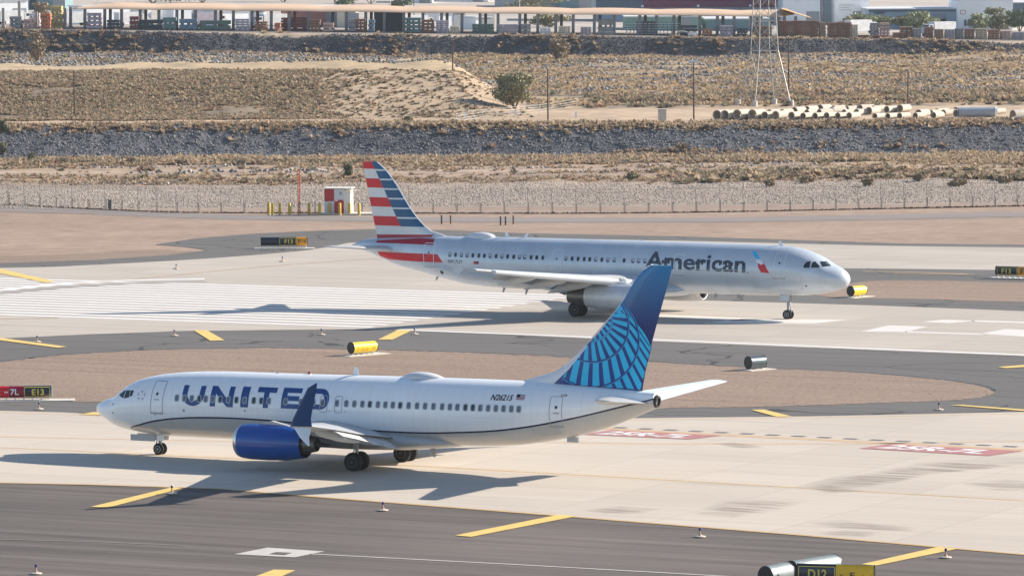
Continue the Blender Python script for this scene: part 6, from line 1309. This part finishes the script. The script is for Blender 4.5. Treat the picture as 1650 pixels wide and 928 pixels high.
for i, (a, Y_, w_, h_, kd) in enumerate(((75, 1160, 6, 5.5, 'dry'), (560, 1350, 10, 7, 'green'), (250, 1400, 26, 7, 'green'), (330, 1420, 26, 7.5, 'green'), (460, 1440, 22, 7, 'olive'), (650, 1330, 9, 6, 'green'), (870, 1360, 20, 5, 'olive'), (600, 1430, 20, 6, 'green'), (1395, 1180, 8, 4.4, 'pale'), (1420, 1178, 9, 4, 'pale'), (1482, 1176, 9, 5.5, 'pale'), (1455, 1180, 8, 4, 'olive'), (1505, 1180, 7, 3.6, 'pale'), (1585, 1172, 9, 5.0, 'pale'), (1612, 1176, 8, 7, 'olive'), (1645, 1170, 9, 6.5, 'green'), (1370, 1178, 7, 3.6, 'olive'), (1105, 1170, 14, 4, 'green'), (890, 1160, 12, 4, 'olive'), (730, 1165, 8, 4.5, 'green'))):
    d = ('bare dry tree left of the canopy', 'dark tree above the canopy near the striped tail', 'wide tree belt clump, leftmost above the canopy', 'wide tree clump above the canopy, second from the left', 'olive tree clump above the canopy behind the white gable', 'dark bushy tree left of the distant white office', 'low olive trees in front of the long grey warehouse', 'tree clump above the navy container', 'pale green tree in front of the white building with the pillar', 'pale green tree at the left corner of the blue-grey warehouse', 'tallest pale tree before the blue-grey warehouse', 'olive tree before the blue-grey warehouse', 'small pale tree beside the warehouse windows', 'green tree in front of the white building with the red sign', 'tall green tree right of the narrow windows', 'green tree at the right edge behind the stacks', 'low olive tree behind the brown plank stacks', 'green trees glimpsed beneath the right canopy bays', 'olive tree glimpsed beneath the canopy right of the lilac pallets', 'green tree glimpsed beneath the middle canopy bay')[i]
    tree('background_tree', (yx(a, Y_), Y_, ZU), w_*.85, h_*.78 if Y_ < 1200 else h_, kd, d, 'trees around the yard and warehouses', n=1500, leaf=.34, seed=100+i, lumps=10, low=.05)
for i, (a, yt) in enumerate(((41.5, -6), (162, -8), (278, -4), (430-8, -5), (541+1, -5), (632, -8), (670, -5), (840, -5), (902, -4), (1317, 5), (1328, 8))):
    b = MB(); Y_ = 1150+8*i; h_ = ZY(yt, Y_)-ZU; b.tube((0, 0, 0), (0, 0, h_), .12, .08, 6); b.box((.5, 0, h_), (1.2, .2, .12)); o = b.build('light_pole', pm[1] if i % 2 else pm[0]); o.location = (yx(a, Y_), Y_, ZU); tag(o, 'thin light pole behind the yard, %s of eleven from the left' % names[i], 'pole', 'light poles behind the yard')
# flags in front of the tall white building
o = empty('flagpole', (yx(1585, 1225), 1225, ZU), 0, 'flagpole with a drooping striped flag before the tall white building', 'flagpole'); hh = ZY(2, 1225)-ZU; b = MB(); b.tube((0, 0, 0), (0, 0, hh), .07, .05, 6); b.build('pole', pm[1], o)
b = MB(); b.add([(0, 0, hh-.1), (-1.2, .1, hh-1.4), (-1.5, 0, hh-2.6), (-.1, 0, hh-1.3)], [(0, 1, 2, 3)]); fo_ = b.build('flag', BM['red'], o, recalc=False)

for o in list(bpy.data.objects):      # the yard falls gently to the right
    if o.parent is None and o.location.y > 1075 and abs(o.location.z-ZU) < .01: o.location.z -= .0175*max(-170, min(170, o.location.x))
shade.rotation_euler.y = .0175
# dark weeds caught along the foot of the perimeter fence
fx_, fy_ = np.array([p[0] for p in FG]), np.array([p[1] for p in FG]); g_ = np.random.default_rng(77); X = g_.uniform(-60, 62, 1900); Y = np.interp(X, fx_, fy_)+g_.uniform(-.3, .3, 1900)
scatter_tufts('fence_weeds', X, Y, g_.uniform(.15, .45, 1900), tones(1900, [(.10, .07, .06), (.14, .10, .08)], 16), 8, .6, 78)
# ------------------------------------------------------------------ air: thin desert haze
hz = MB(); hz.box((0, 6000, 20), (110000, 32000, 52)); ho = hz.build('haze', None if False else bpy.data.materials.new('haze_air')); ho['kind'] = 'stuff'
hm = ho.data.materials[0]; hm.use_nodes = True; nt = hm.node_tree; nt.nodes.clear(); out_ = nd(nt, 'ShaderNodeOutputMaterial'); pv = nd(nt, 'ShaderNodeVolumePrincipled')
pv.inputs['Color'].default_value = (.80, .86, .95, 1); pv.inputs['Density'].default_value = .00005; pv.inputs['Anisotropy'].default_value = .3
nt.links.new(pv.outputs[0], out_.inputs['Volume'])
